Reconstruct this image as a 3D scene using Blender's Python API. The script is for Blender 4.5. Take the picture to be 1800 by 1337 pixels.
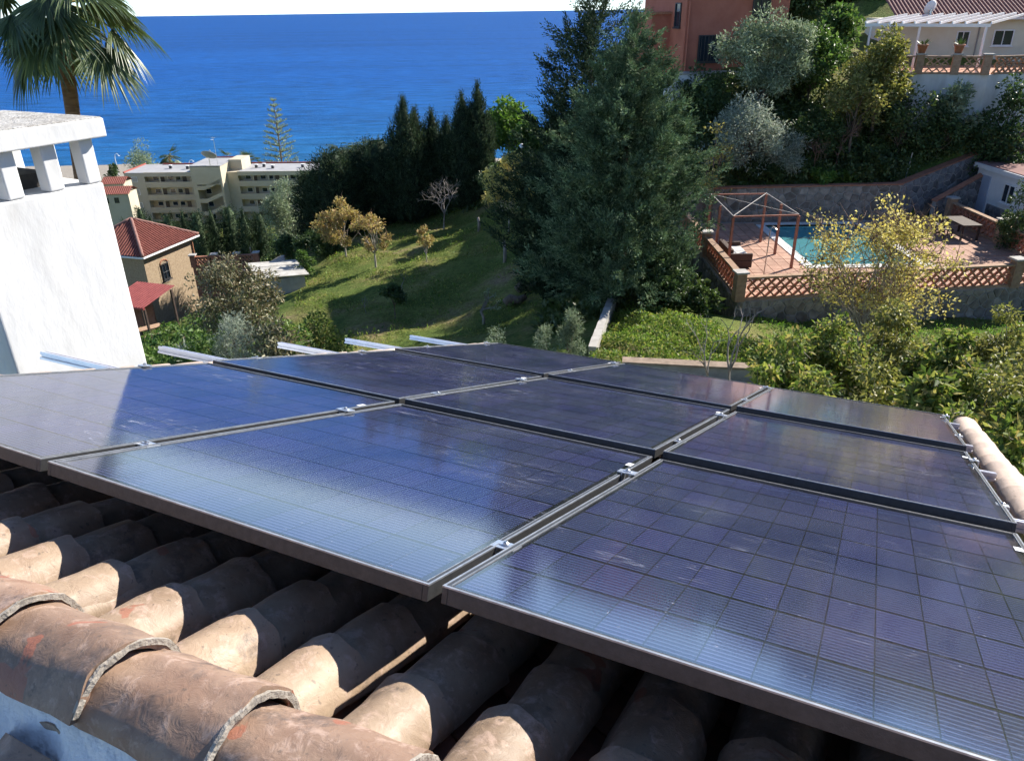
import bpy, math, random
import numpy as np
from mathutils import Matrix, Vector

for o in list(bpy.data.objects): bpy.data.objects.remove(o)
rng = np.random.default_rng(7); random.seed(7)
scene = bpy.context.scene
COL = scene.collection
R = math.radians

# ------------------------------------------------------------------ camera
FPX = 1340.0                       # focal length in pixels of an 1800 px wide picture
WM = np.array([[.999903563, -.0138875495, 0.0],
               [-.00605387, -.4358784, .8999852],
               [-.01249859, -.89989841, -.43592044]])
cam = bpy.data.cameras.new('camera'); camo = bpy.data.objects.new('camera', cam); COL.objects.link(camo)
cam.sensor_width = 36.0; cam.lens = FPX / 1800 * 36; cam.clip_start = 0.05; cam.clip_end = 300000
cx, cy, cz = WM @ np.array([1, 0, 0]), -(WM @ np.array([0, 1, 0])), -(WM @ np.array([0, 0, 1]))
camo.matrix_world = Matrix(((cx[0], cy[0], cz[0], 0), (cx[1], cy[1], cz[1], 0), (cx[2], cy[2], cz[2], 0), (0, 0, 0, 1)))
scene.camera = camo

# ------------------------------------------------------------------ sky and sun
SUN_AZ, SUN_EL = 54.0, 34.0        # azimuth measured from +Y towards +X
world = bpy.data.worlds.new('World'); scene.world = world; world.use_nodes = True
wn = world.node_tree.nodes; wl = world.node_tree.links; wn.clear()
wo = wn.new('ShaderNodeOutputWorld'); wb = wn.new('ShaderNodeBackground'); ws = wn.new('ShaderNodeTexSky')
ws.sky_type = 'NISHITA'; ws.sun_disc = False; ws.sun_elevation = R(SUN_EL); ws.sun_rotation = R(SUN_AZ)
ws.altitude = 1500; ws.air_density = 0.65; ws.dust_density = 0.0; ws.ozone_density = 3.0
wb.inputs['Strength'].default_value = 0.115
wl.new(ws.outputs[0], wb.inputs[0]); wl.new(wb.outputs[0], wo.inputs[0])
sun = bpy.data.lights.new('sun', 'SUN'); suno = bpy.data.objects.new('sun', sun); COL.objects.link(suno)
sun.energy = 5.0; sun.angle = R(0.53); sun.color = (1.0, 0.94, 0.84)
sdir = Vector((math.sin(R(SUN_AZ)) * math.cos(R(SUN_EL)), math.cos(R(SUN_AZ)) * math.cos(R(SUN_EL)), math.sin(R(SUN_EL))))
suno.rotation_euler = sdir.to_track_quat('Z', 'Y').to_euler(); suno.location = (60, 40, 60)
scene.view_settings.view_transform = 'Standard'; scene.view_settings.look = 'None'
scene.view_settings.exposure = 1.05; scene.view_settings.gamma = 1.0
scene.view_settings.use_curve_mapping = False
cyc = scene.cycles
cyc.max_bounces = 6; cyc.diffuse_bounces = 4; cyc.glossy_bounces = 3; cyc.transmission_bounces = 4; cyc.transparent_max_bounces = 8
cyc.use_adaptive_sampling = True; cyc.adaptive_threshold = 0.03; cyc.use_denoising = True
cyc.caustics_reflective = False; cyc.caustics_refractive = False

# ------------------------------------------------------------------ helpers
def P(px, py, Y):
    """point that stands Y metres ahead of the lens, given where the photograph shows it"""
    d = WM @ np.array([(px - 900) / FPX, (py - 668.5) / FPX, 1.0]); return d * (Y / d[1])
def G(px, py, z):
    d = WM @ np.array([(px - 900) / FPX, (py - 668.5) / FPX, 1.0]); return d * (z / d[2])

def tag(o, label=None, cat=None, group=None, kind=None):
    if label: o['label'] = label
    if cat: o['category'] = cat
    if group: o['group'] = group
    if kind: o['kind'] = kind
    return o
def link(o, parent=None):
    COL.objects.link(o)
    if parent is not None: o.parent = parent
    return o
def empty(name, loc=(0, 0, 0), rz=0.0, mat=None):
    o = bpy.data.objects.new(name, None); o.empty_display_size = .1; COL.objects.link(o)
    if mat is not None: o.matrix_world = mat
    else: o.location = Vector([float(c) for c in loc]); o.rotation_euler = (0, 0, rz)
    return o
def inst(name, me, parent, loc=(0, 0, 0), rot=(0, 0, 0), scale=(1, 1, 1)):
    o = bpy.data.objects.new(name, me); COL.objects.link(o)
    if parent is not None: o.parent = parent
    o.location = Vector([float(c) for c in loc]); o.rotation_euler = rot; o.scale = scale
    return o
def np_mesh(name, V, F, mat, smooth=False):
    """fast mesh from arrays; F is (n,3) or (n,4)"""
    V = np.asarray(V, np.float32); F = np.asarray(F, np.int32); k = F.shape[1]
    me = bpy.data.meshes.new(name); me.vertices.add(len(V)); me.vertices.foreach_set('co', V.ravel())
    me.loops.add(F.size); me.loops.foreach_set('vertex_index', F.ravel())
    me.polygons.add(len(F)); me.polygons.foreach_set('loop_start', np.arange(0, F.size, k, dtype=np.int32))
    me.polygons.foreach_set('loop_total', np.full(len(F), k, np.int32))
    if smooth: me.polygons.foreach_set('use_smooth', np.ones(len(F), bool))
    me.update(calc_edges=True); me.materials.append(mat)
    return me

class MB:
    def __init__(s): s.v = []; s.f = []
    def add(s, vs, fs):
        b = len(s.v); s.v += [tuple(float(c) for c in p) for p in vs]; s.f += [tuple(b + i for i in f) for f in fs]; return s
    def box(s, x0, x1, y0, y1, z0, z1, M=None):
        vs = [(x0, y0, z0), (x1, y0, z0), (x1, y1, z0), (x0, y1, z0), (x0, y0, z1), (x1, y0, z1), (x1, y1, z1), (x0, y1, z1)]
        if M is not None: vs = [M @ Vector(p) for p in vs]
        return s.add(vs, [(0, 3, 2, 1), (4, 5, 6, 7), (0, 1, 5, 4), (1, 2, 6, 5), (2, 3, 7, 6), (3, 0, 4, 7)])
    def bar(s, a, b, w, h=None, up=(0, 0, 1)):
        a = Vector([float(c) for c in a]); b = Vector([float(c) for c in b]); d = (b - a); L = d.length; d.normalize()
        upv = Vector(up)
        if abs(d.dot(upv)) > .99: upv = Vector((1, 0, 0))
        sx = d.cross(upv).normalized(); sz = sx.cross(d); h = h or w
        M = Matrix(((sx.x, d.x, sz.x, a.x), (sx.y, d.y, sz.y, a.y), (sx.z, d.z, sz.z, a.z), (0, 0, 0, 1)))
        return s.box(-w / 2, w / 2, 0, L, -h / 2, h / 2, M)
    def tube(s, pts, rad, seg=6, cap=True):
        pts = [Vector([float(c) for c in p]) for p in pts]; n = len(pts)
        if not hasattr(rad, '__len__'): rad = [rad] * n
        b = len(s.v); prev = None
        for i, p in enumerate(pts):
            d = (pts[min(i + 1, n - 1)] - pts[max(i - 1, 0)]).normalized()
            if prev is None: prev = Vector((1, 0, 0)) if abs(d.x) < .8 else Vector((0, 1, 0))
            e1 = (prev - d * prev.dot(d)).normalized(); e2 = d.cross(e1); prev = e1
            for k in range(seg):
                a = 2 * math.pi * k / seg; q = p + (e1 * math.cos(a) + e2 * math.sin(a)) * rad[i]; s.v.append((q.x, q.y, q.z))
        for i in range(n - 1):
            for k in range(seg):
                s.f.append((b + i * seg + k, b + i * seg + (k + 1) % seg, b + (i + 1) * seg + (k + 1) % seg, b + (i + 1) * seg + k))
        if cap: s.f.append(tuple(b + k for k in reversed(range(seg)))); s.f.append(tuple(b + (n - 1) * seg + k for k in range(seg)))
        return s
    def lathe(s, prof, c=(0, 0, 0), seg=12):
        b = len(s.v)
        for r, z in prof:
            for k in range(seg):
                a = 2 * math.pi * k / seg; s.v.append((float(c[0]) + r * math.cos(a), float(c[1]) + r * math.sin(a), float(c[2]) + z))
        for i in range(len(prof) - 1):
            for k in range(seg):
                s.f.append((b + i * seg + k, b + i * seg + (k + 1) % seg, b + (i + 1) * seg + (k + 1) % seg, b + (i + 1) * seg + k))
        s.f.append(tuple(b + k for k in reversed(range(seg)))); s.f.append(tuple(b + (len(prof) - 1) * seg + k for k in range(seg)))
        return s
    def prism(s, poly, z0, z1):
        n = len(poly); b = [(p[0], p[1], z0) for p in poly] + [(p[0], p[1], z1) for p in poly]
        return s.add(b, [tuple(reversed(range(n))), tuple(range(n, 2 * n))] + [(i, (i + 1) % n, n + (i + 1) % n, n + i) for i in range(n)])
    def mesh(s, name, mat, smooth=False):
        me = bpy.data.meshes.new(name); me.from_pydata(s.v, [], s.f); me.update()
        if smooth: me.polygons.foreach_set('use_smooth', [True] * len(me.polygons))
        me.materials.append(mat); return me
    def build(s, name, mat, parent=None, smooth=False, bevel=0.0):
        o = bpy.data.objects.new(name, s.mesh(name, mat, smooth)); link(o, parent)
        if bevel: m = o.modifiers.new('bevel', 'BEVEL'); m.width = bevel; m.segments = 2; m.limit_method = 'ANGLE'
        return o

# ------------------------------------------------------------------ materials
def nodes(m): return m.node_tree.nodes, m.node_tree.links
def rgba(c): return (c[0], c[1], c[2], 1.0)
def ramp(n, stops):
    r = n.new('ShaderNodeValToRGB'); el = r.color_ramp.elements
    while len(el) < len(stops): el.new(.5)
    for e, (p, c) in zip(el, stops): e.position = p; e.color = rgba(c) if hasattr(c, '__len__') else (c, c, c, 1)
    return r
def M(name, c1, c2=None, scale=5.0, rough=.8, metal=0.0, spec=.4, bump=0.0, bscale=None, lo=.35, hi=.65, rand=0.0, detail=6, stretch=(1, 1, 1)):
    m = bpy.data.materials.new(name); m.use_nodes = True; n, l = nodes(m); b = n['Principled BSDF']
    b.inputs['Roughness'].default_value = rough; b.inputs['Metallic'].default_value = metal; b.inputs['Specular IOR Level'].default_value = spec
    b.inputs['Base Color'].default_value = rgba(c1)
    tc = n.new('ShaderNodeTexCoord'); mp = n.new('ShaderNodeMapping'); mp.inputs['Scale'].default_value = stretch
    oi = n.new('ShaderNodeObjectInfo'); ad = n.new('ShaderNodeVectorMath'); ad.operation = 'MULTIPLY_ADD'
    ad.inputs[1].default_value = (37, 91, 53); l.new(oi.outputs['Random'], ad.inputs[0]); l.new(tc.outputs['Object'], ad.inputs[2])
    l.new(ad.outputs[0], mp.inputs[0])
    out = None
    if c2 is not None:
        t = n.new('ShaderNodeTexNoise'); t.inputs['Scale'].default_value = scale; t.inputs['Detail'].default_value = detail
        t.inputs['Roughness'].default_value = .62; l.new(mp.outputs[0], t.inputs['Vector'])
        r = ramp(n, [(lo, c1), (hi, c2)]); l.new(t.outputs['Fac'], r.inputs[0]); out = r.outputs[0]
    if rand:
        mx = n.new('ShaderNodeHueSaturation'); mr = n.new('ShaderNodeMapRange'); mr.inputs['To Min'].default_value = 1 - rand; mr.inputs['To Max'].default_value = 1 + rand
        l.new(oi.outputs['Random'], mr.inputs['Value']); l.new(mr.outputs[0], mx.inputs['Value'])
        if out is not None: l.new(out, mx.inputs['Color'])
        else: mx.inputs['Color'].default_value = rgba(c1)
        out = mx.outputs[0]
    if out is not None: l.new(out, b.inputs['Base Color'])
    if bump:
        t2 = n.new('ShaderNodeTexNoise'); t2.inputs['Scale'].default_value = bscale or scale * 3; t2.inputs['Detail'].default_value = 5
        l.new(mp.outputs[0], t2.inputs['Vector'])
        bp = n.new('ShaderNodeBump'); bp.inputs['Strength'].default_value = min(1, bump); bp.inputs['Distance'].default_value = .02
        l.new(t2.outputs['Fac'], bp.inputs['Height']); l.new(bp.outputs[0], b.inputs['Normal'])
    return m
def leafmat(name, cols, trans=.3, rough=.5, spec=.35, nsc=1.1, vlo=.72, vhi=1.25):
    m = bpy.data.materials.new(name); m.use_nodes = True; n, l = nodes(m); b = n['Principled BSDF']
    g = n.new('ShaderNodeNewGeometry'); k = len(cols)
    r = ramp(n, [(i / max(1, k - 1), c) for i, c in enumerate(cols)]); l.new(g.outputs['Random Per Island'], r.inputs[0])
    tc = n.new('ShaderNodeTexCoord'); t = n.new('ShaderNodeTexNoise'); t.inputs['Scale'].default_value = nsc; l.new(tc.outputs['Object'], t.inputs['Vector'])
    h = n.new('ShaderNodeHueSaturation'); mr = n.new('ShaderNodeMapRange'); mr.inputs['From Min'].default_value = .3; mr.inputs['From Max'].default_value = .7
    mr.inputs['To Min'].default_value = vlo; mr.inputs['To Max'].default_value = vhi; l.new(t.outputs['Fac'], mr.inputs['Value']); l.new(mr.outputs[0], h.inputs['Value'])
    l.new(r.outputs[0], h.inputs['Color']); l.new(h.outputs[0], b.inputs['Base Color'])
    b.inputs['Roughness'].default_value = rough; b.inputs['Specular IOR Level'].default_value = spec
    if trans:
        tr = n.new('ShaderNodeBsdfTranslucent'); mx = n.new('ShaderNodeMixShader'); mx.inputs[0].default_value = trans
        hs = n.new('ShaderNodeHueSaturation'); hs.inputs['Saturation'].default_value = 1.15; hs.inputs['Value'].default_value = 1.5
        l.new(h.outputs[0], hs.inputs['Color']); l.new(hs.outputs[0], tr.inputs['Color'])
        l.new(b.outputs[0], mx.inputs[1]); l.new(tr.outputs[0], mx.inputs[2]); l.new(mx.outputs[0], n['Material Output'].inputs['Surface'])
    return m

MT = {}
MT['white_render'] = M('white_render', (.54, .535, .52), (.69, .69, .685), 2.4, .9, bump=.32, bscale=6, spec=.2, lo=.22, hi=.48, stretch=(1.3, 1.3, .6))
MT['cap_top'] = M('weathered_cap', (.34, .32, .29), (.52, .51, .49), 14, .95, bump=.6, bscale=60, spec=.1)
MT['mortar_white'] = M('white_mortar', (.74, .74, .73), (.85, .85, .84), 9, .95, bump=.7, bscale=40, spec=.1)
MT['mortar_grey'] = M('grey_mortar', (.26, .23, .195), (.38, .345, .30), 40, .95, bump=.3, bscale=140, spec=.1)
MT['alu'] = M('aluminium', (.80, .81, .83), (.70, .71, .74), 30, .32, metal=.85, bump=.1, bscale=200)
MT['alu_mill'] = M('mill_aluminium', (.72, .73, .80), (.62, .63, .72), 40, .38, metal=.75)
MT['frame'] = M('black_anodised_frame', (.040, .040, .042), (.060, .060, .061), 60, .42, metal=.15, bump=.1, bscale=300, spec=.5)
MT['steel'] = M('bolt_steel', (.55, .55, .56), None, rough=.3, metal=1.0)
MT['backsheet'] = M('black_backsheet', (.006, .006, .008), None, rough=.7, spec=.03)
MT['deck'] = M('dark_deck', (.05, .035, .028), (.08, .06, .05), 6, .95)
MT['concrete'] = M('concrete', (.34, .32, .29), (.46, .44, .41), 3, .92, bump=.4, bscale=20)
MT['bark'] = M('bark', (.10, .075, .055), (.19, .155, .12), 9, .95, bump=.8, bscale=30, stretch=(1, 1, .25))
MT['bark_pale'] = M('pale_bark', (.30, .26, .21), (.44, .40, .34), 9, .95, bump=.6, bscale=30, stretch=(1, 1, .25))
MT['bark_palm'] = M('palm_bark', (.17, .085, .045), (.30, .17, .10), 6, .95, bump=.9, bscale=20, stretch=(.6, .6, 3.0))
MT['twig'] = M('twig', (.16, .10, .075), (.26, .17, .13), 4, .95)
MT['twig_grey'] = M('grey_twig', (.20, .175, .155), (.32, .285, .255), 4, .95)

# clay roof tile: weathered tan with dark stains, pale scuffs and flaked orange patches
def tile_mat(name, base=(.34, .235, .165), pale=(.47, .37, .285), dark=(.09, .07, .06), orange=(.40, .12, .055), stain=.52, flake=.64):
    m = bpy.data.materials.new(name); m.use_nodes = True; n, l = nodes(m); b = n['Principled BSDF']
    tc = n.new('ShaderNodeTexCoord'); oi = n.new('ShaderNodeObjectInfo'); ad = n.new('ShaderNodeVectorMath'); ad.operation = 'MULTIPLY_ADD'
    ad.inputs[1].default_value = (13, 29, 7); l.new(oi.outputs['Random'], ad.inputs[0]); l.new(tc.outputs['Object'], ad.inputs[2])
    def noise(sc, det=7, ro=.62, dist=0.0, off=0):
        t = n.new('ShaderNodeTexNoise'); t.inputs['Scale'].default_value = sc; t.inputs['Detail'].default_value = det; t.inputs['Roughness'].default_value = ro
        t.inputs['Distortion'].default_value = dist
        v = n.new('ShaderNodeVectorMath'); v.inputs[1].default_value = (off, off * .7, off * 1.3); l.new(ad.outputs[0], v.inputs[0]); l.new(v.outputs[0], t.inputs['Vector']); return t
    def mix(a, bcol, fac):
        x = n.new('ShaderNodeMix'); x.data_type = 'RGBA'; l.new(fac, x.inputs[0]); l.new(a, x.inputs[6])
        if hasattr(bcol, '__len__'): x.inputs[7].default_value = rgba(bcol)
        else: l.new(bcol, x.inputs[7])
        return x.outputs[2]
    r0 = ramp(n, [(.3, base), (.5, tuple((x + y) / 2 for x, y in zip(base, pale))), (.72, pale)]); l.new(noise(9).outputs['Fac'], r0.inputs[0]); c = r0.outputs[0]
    hs = n.new('ShaderNodeHueSaturation'); mr = n.new('ShaderNodeMapRange'); mr.inputs['To Min'].default_value = .8; mr.inputs['To Max'].default_value = 1.18
    l.new(oi.outputs['Random'], mr.inputs['Value']); l.new(mr.outputs[0], hs.inputs['Value']); l.new(c, hs.inputs['Color']); c = hs.outputs[0]
    rp = ramp(n, [(.52, 0.0), (.64, .55)]); l.new(noise(26, 6, .7, .4, 5).outputs['Fac'], rp.inputs[0]); c = mix(c, (.50, .36, .29), rp.outputs[0])
    rd = ramp(n, [(stain, 0.0), (stain + .10, .72)]); l.new(noise(6.0, 9, .72, .25, 11).outputs['Fac'], rd.inputs[0]); c = mix(c, dark, rd.outputs[0])
    rf = ramp(n, [(flake, 0.0), (flake + .012, .85)]); l.new(noise(7, 4, .5, .9, 23).outputs['Fac'], rf.inputs[0]); c = mix(c, orange, rf.outputs[0])
    sp = ramp(n, [(.66, 0.0), (.72, .5)]); l.new(noise(75, 2, .5, 0, 31).outputs['Fac'], sp.inputs[0]); c = mix(c, (.07, .06, .05), sp.outputs[0])
    l.new(c, b.inputs['Base Color']); b.inputs['Roughness'].default_value = .56; b.inputs['Specular IOR Level'].default_value = .5
    bp = n.new('ShaderNodeBump'); bp.inputs['Strength'].default_value = .7; bp.inputs['Distance'].default_value = .004
    l.new(noise(30, 6, .65, .8, 3).outputs['Fac'], bp.inputs['Height']); l.new(bp.outputs[0], b.inputs['Normal'])
    return m
MT['tile'] = tile_mat('clay_tile', base=(.225, .15, .098), pale=(.375, .28, .195), orange=(.31, .13, .08), stain=.57, flake=.68)
MT['ridge_tile'] = tile_mat('clay_ridge_tile', base=(.235, .135, .088), pale=(.355, .245, .175), orange=(.31, .12, .075), stain=.51, flake=.62)
MT['verge_tile'] = tile_mat('clay_verge_tile', base=(.46, .34, .26), pale=(.57, .45, .36), stain=.68, flake=.8)
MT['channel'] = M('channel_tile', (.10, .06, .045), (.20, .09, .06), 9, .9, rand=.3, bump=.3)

# solar cell: dark blue wafer with fine silver ribbons running along local x
def cell_mat():
    m = bpy.data.materials.new('solar_cell'); m.use_nodes = True; n, l = nodes(m); b = n['Principled BSDF']
    tc = n.new('ShaderNodeTexCoord'); sx = n.new('ShaderNodeSeparateXYZ'); l.new(tc.outputs['Object'], sx.inputs[0])
    mu = n.new('ShaderNodeMath'); mu.operation = 'MULTIPLY'; mu.inputs[1].default_value = 1 / .0148; l.new(sx.outputs['Y'], mu.inputs[0])
    fr = n.new('ShaderNodeMath'); fr.operation = 'FRACT'; l.new(mu.outputs[0], fr.inputs[0])
    pp = n.new('ShaderNodeMath'); pp.operation = 'PINGPONG'; pp.inputs[1].default_value = .5; l.new(fr.outputs[0], pp.inputs[0])
    r = ramp(n, [(.09, (.070, .083, .168)), (.15, (.0100, .0132, .054))]); l.new(pp.outputs[0], r.inputs[0])
    oi = n.new('ShaderNodeObjectInfo'); hs = n.new('ShaderNodeHueSaturation'); mr = n.new('ShaderNodeMapRange'); mr.inputs['To Min'].default_value = .8; mr.inputs['To Max'].default_value = 1.22
    l.new(oi.outputs['Random'], mr.inputs['Value']); l.new(mr.outputs[0], hs.inputs['Value'])
    mh = n.new('ShaderNodeMapRange'); mh.inputs['To Min'].default_value = .49; mh.inputs['To Max'].default_value = .506; l.new(oi.outputs['Random'], mh.inputs['Value']); l.new(mh.outputs[0], hs.inputs['Hue'])
    l.new(r.outputs[0], hs.inputs['Color']); l.new(hs.outputs[0], b.inputs['Base Color']); b.inputs['Roughness'].default_value = .6; b.inputs['Specular IOR Level'].default_value = .03
    return m
MT['cell'] = cell_mat()
def panel_glass():
    m = bpy.data.materials.new('panel_glass'); m.use_nodes = True; n, l = nodes(m); n.remove(n['Principled BSDF'])
    tr = n.new('ShaderNodeBsdfTransparent'); tr.inputs[0].default_value = (.93, .94, .96, 1)
    gl = n.new('ShaderNodeBsdfGlossy'); gl.inputs['Roughness'].default_value = .085; gl.inputs['Color'].default_value = (.92, .94, 1, 1)
    df = n.new('ShaderNodeBsdfDiffuse'); df.inputs['Color'].default_value = (.40, .42, .52, 1)
    fz = n.new('ShaderNodeFresnel'); 
    # thin sheet: the same reflectance from both sides (the node inverts the index on back faces)
    bg = n.new('ShaderNodeNewGeometry'); mi = n.new('ShaderNodeMapRange'); mi.inputs['To Min'].default_value = 1.8; mi.inputs['To Max'].default_value = 1 / 1.8
    l.new(bg.outputs['Backfacing'], mi.inputs['Value']); l.new(mi.outputs[0], fz.inputs['IOR'])
    tc = n.new('ShaderNodeTexCoord'); oi = n.new('ShaderNodeObjectInfo'); ad = n.new('ShaderNodeVectorMath'); ad.operation = 'MULTIPLY_ADD'; ad.inputs[1].default_value = (17, 31, 5)
    l.new(oi.outputs['Random'], ad.inputs[0]); l.new(tc.outputs['Object'], ad.inputs[2])
    # fine rolled-glass ripple
    tb = n.new('ShaderNodeTexNoise'); tb.inputs['Scale'].default_value = 260; tb.inputs['Detail'].default_value = 2; l.new(ad.outputs[0], tb.inputs['Vector'])
    bp = n.new('ShaderNodeBump'); bp.inputs['Strength'].default_value = .05; bp.inputs['Distance'].default_value = .001; l.new(tb.outputs['Fac'], bp.inputs['Height']); l.new(bp.outputs[0], gl.inputs['Normal'])
    # even dust, soft blotches, and a few wiped smears
    t1 = n.new('ShaderNodeTexNoise'); t1.inputs['Scale'].default_value = 3.2; t1.inputs['Detail'].default_value = 6; l.new(ad.outputs[0], t1.inputs['Vector'])
    r1 = ramp(n, [(.35, .010), (.75, .045)]); l.new(t1.outputs['Fac'], r1.inputs[0])
    mp = n.new('ShaderNodeMapping'); mp.inputs['Scale'].default_value = (7, 26, 1); mp.inputs['Rotation'].default_value = (0, 0, .5); l.new(ad.outputs[0], mp.inputs[0])
    t2 = n.new('ShaderNodeTexNoise'); t2.inputs['Scale'].default_value = 1.4; t2.inputs['Detail'].default_value = 7; t2.inputs['Roughness'].default_value = .7; t2.inputs['Distortion'].default_value = 1.5; l.new(mp.outputs[0], t2.inputs['Vector'])
    r2 = ramp(n, [(.56, 0.0), (.70, .45)]); l.new(t2.outputs['Fac'], r2.inputs[0])
    t3 = n.new('ShaderNodeTexNoise'); t3.inputs['Scale'].default_value = 1.9; t3.inputs['Detail'].default_value = 1; l.new(ad.outputs[0], t3.inputs['Vector'])
    r3 = ramp(n, [(.55, 0.0), (.66, 1.0)]); l.new(t3.outputs['Fac'], r3.inputs[0])
    mm = n.new('ShaderNodeMath'); mm.operation = 'MULTIPLY'; l.new(r2.outputs[0], mm.inputs[0]); l.new(r3.outputs[0], mm.inputs[1])
    aa = n.new('ShaderNodeMath'); aa.operation = 'ADD'; l.new(r1.outputs[0], aa.inputs[0]); l.new(mm.outputs[0], aa.inputs[1])
    t5 = n.new('ShaderNodeTexNoise'); t5.inputs['Scale'].default_value = 90; t5.inputs['Detail'].default_value = 1; l.new(ad.outputs[0], t5.inputs['Vector'])
    r5 = ramp(n, [(.74, 0.0), (.78, .35)]); l.new(t5.outputs['Fac'], r5.inputs[0])
    ab = n.new('ShaderNodeMath'); ab.operation = 'ADD'; l.new(aa.outputs[0], ab.inputs[0]); l.new(r5.outputs[0], ab.inputs[1])
    m1 = n.new('ShaderNodeMixShader'); l.new(fz.outputs[0], m1.inputs[0]); l.new(tr.outputs[0], m1.inputs[1]); l.new(gl.outputs[0], m1.inputs[2])
    m2 = n.new('ShaderNodeMixShader'); l.new(ab.outputs[0], m2.inputs[0]); l.new(m1.outputs[0], m2.inputs[1]); l.new(df.outputs[0], m2.inputs[2])
    l.new(m2.outputs[0], n['Material Output'].inputs['Surface']); return m
MT['glass'] = panel_glass()
def pane_mat():
    m = M('window_pane', (.02, .03, .045), None, rough=.08, spec=.6); return m
MT['pane'] = pane_mat()

# ------------------------------------------------------------------ terrain
TP = []   # control points (x, y, z)
def tp(px, py, Y, dz=0.0): p = P(px, py, Y); TP.append((p[0], p[1], p[2] + dz))
for a in ((830, 585, 33), (760, 470, 44), (540, 530, 41), (720, 378, 62), (899, 419, 47), (645, 478, 46), (560, 600, 34), (480, 450, 60), (1000, 530, 33),
          (290, 572, 52), (250, 590, 47), (900, 500, 38), (840, 390, 58), (1060, 545, 29), (1040, 615, 21.5), (1090, 492, 30), (1140, 560, 24.5), (1230, 600, 22.5),
          (980, 590, 27), (620, 425, 54), (700, 575, 36)): tp(*a)
TP += [(0, 8, -8.2), (0, 0, -7.5), (8, 5, -7.5), (-8, 4, -9), (3.6, 19.5, -9.5), (9, 16, -9.4), (14, 14, -9.3), (22, 14, -9), (-9, 18, -12.6), (-16, 14, -14), (-30, 20, -19), (-30, 0, -16),
       (40, 10, -6), (40, 0, -4), (0, -20, -4), (-30, -20, -10), (40, -20, 0),
       (10, 24, -10.8), (15, 25, -10.9), (21, 26, -10.8), (26, 25, -10.4), (8, 33, -10.9), (7.2, 38, -10.4), (12, 34, -11.2), (18, 34, -11.2), (23, 36, -11), (24, 31, -10.8), (34, 33, -8),
       (5.5, 40, -10.6), (10, 40.4, -8.6), (15, 40.4, -8.6), (20, 41, -8.7), (24, 43.6, -7.2), (29, 45.2, -6.0), (10, 47, -3.5), (15, 46.5, -3.9), (13, 44, -6), (20.5, 45.2, -5.0), (25.6, 42.7, -5.6), (30, 42.8, -6.0),
       (26, 50, -3.1), (34, 50, -3), (24, 60, -2), (12, 60, -3), (36, 62, 2), (50, 55, 1), (50, 40, -3), (30, 80, 3), (60, 80, 8), (4, 50, -8.5), (2, 60, -9.5), (-2, 66, -12), (6, 75, -9), (0, 90, -18),
       (-8, 75, -19), (-20, 70, -21), (-24, 58, -21), (-35, 60, -23), (-25, 85, -25.5), (-45, 90, -30), (-70, 100, -36), (-60, 60, -28), (-60, 20, -24), (-40, 120, -36), (-10, 130, -36), (20, 130, -30), (60, 130, -15),
       (-70, 160, -43), (-110, 180, -44), (-50, 180, -43.5), (-10, 190, -43.5), (40, 190, -42), (100, 190, -30), (-80, 220, -44.5), (0, 225, -44.5), (-140, 220, -44.5), (80, 230, -43), (-120, 255, -45.6), (0, 258, -45.6),
       (-120, 285, -47.6), (0, 290, -47.8), (110, 290, -47.8), (-200, 285, -47.7), (-180, 230, -45), (-160, 160, -42), (-160, 80, -36), (-160, 0, -28), (110, 0, 8), (110, 60, 14), (160, 130, 0), (180, 220, -30), (190, 290, -47.5), (0, -60, 4), (-120, -60, -14), (120, -60, 14)]
TPa = np.array(TP)
def _phi(d2): return np.sqrt(d2 + 6.0)
def _fit():
    X = TPa[:, :2]; n = len(X); d2 = ((X[:, None] - X[None]) ** 2).sum(-1)
    A = np.zeros((n + 3, n + 3)); A[:n, :n] = _phi(d2) - np.eye(n) * 1.2; A[:n, n] = A[n, :n] = 1; A[:n, n + 1:] = X / 50; A[n + 1:, :n] = X.T / 50
    return np.linalg.solve(A, np.r_[TPa[:, 2], 0, 0, 0])
_W = _fit()
def T(x, y):
    x = np.asarray(x, float); y = np.asarray(y, float); q = np.stack([x.ravel(), y.ravel()], -1); out = np.empty(len(q))
    for i in range(0, len(q), 4000):
        s = q[i:i + 4000]; d2 = ((s[:, None] - TPa[None, :, :2]) ** 2).sum(-1); out[i:i + 4000] = _phi(d2) @ _W[:-3] + _W[-3] + (s / 50) @ _W[-2:]
    out += .10 * np.sin(q[:, 0] * 1.1 + 2 * np.sin(q[:, 1] * .35)) * np.sin(q[:, 1] * .8 + 1.3) + .05 * np.sin(q[:, 0] * 2.7 + q[:, 1] * 1.9)
    X_, Y_ = q[:, 0], q[:, 1]
    dk = (X_ > 8.1) & (X_ < 24.9) & (Y_ > 27.35 + .1033 * (X_ - 8.62)) & (Y_ < 39.75); out[dk] = np.minimum(out[dk], -12.3)
    dk = (X_ >= 20.0) & (X_ < 30.2) & (Y_ > 35.0) & (Y_ < 40.05 + .4267 * (X_ - 20.36)); out[dk] = np.minimum(out[dk], -10.2 + np.clip((X_[dk] - 25.5) * .3, 0, 2))
    return out.reshape(x.shape) if x.ndim else float(out[0])
def grid_axis(a, b, dense0, dense1, fine, coarse):
    v = list(np.arange(a, dense0, coarse)) + list(np.arange(dense0, dense1, fine)) + list(np.arange(dense1, b + coarse, coarse)); return np.array(v)
gx = grid_axis(-200, 190, -45, 45, .7, 4.0); gy = grid_axis(-60, 290, 6, 80, .6, 3.5)
XX, YY = np.meshgrid(gx, gy); ZZ = T(XX, YY)
nv = len(gx); V = np.stack([XX.ravel(), YY.ravel(), ZZ.ravel()], -1)
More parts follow.
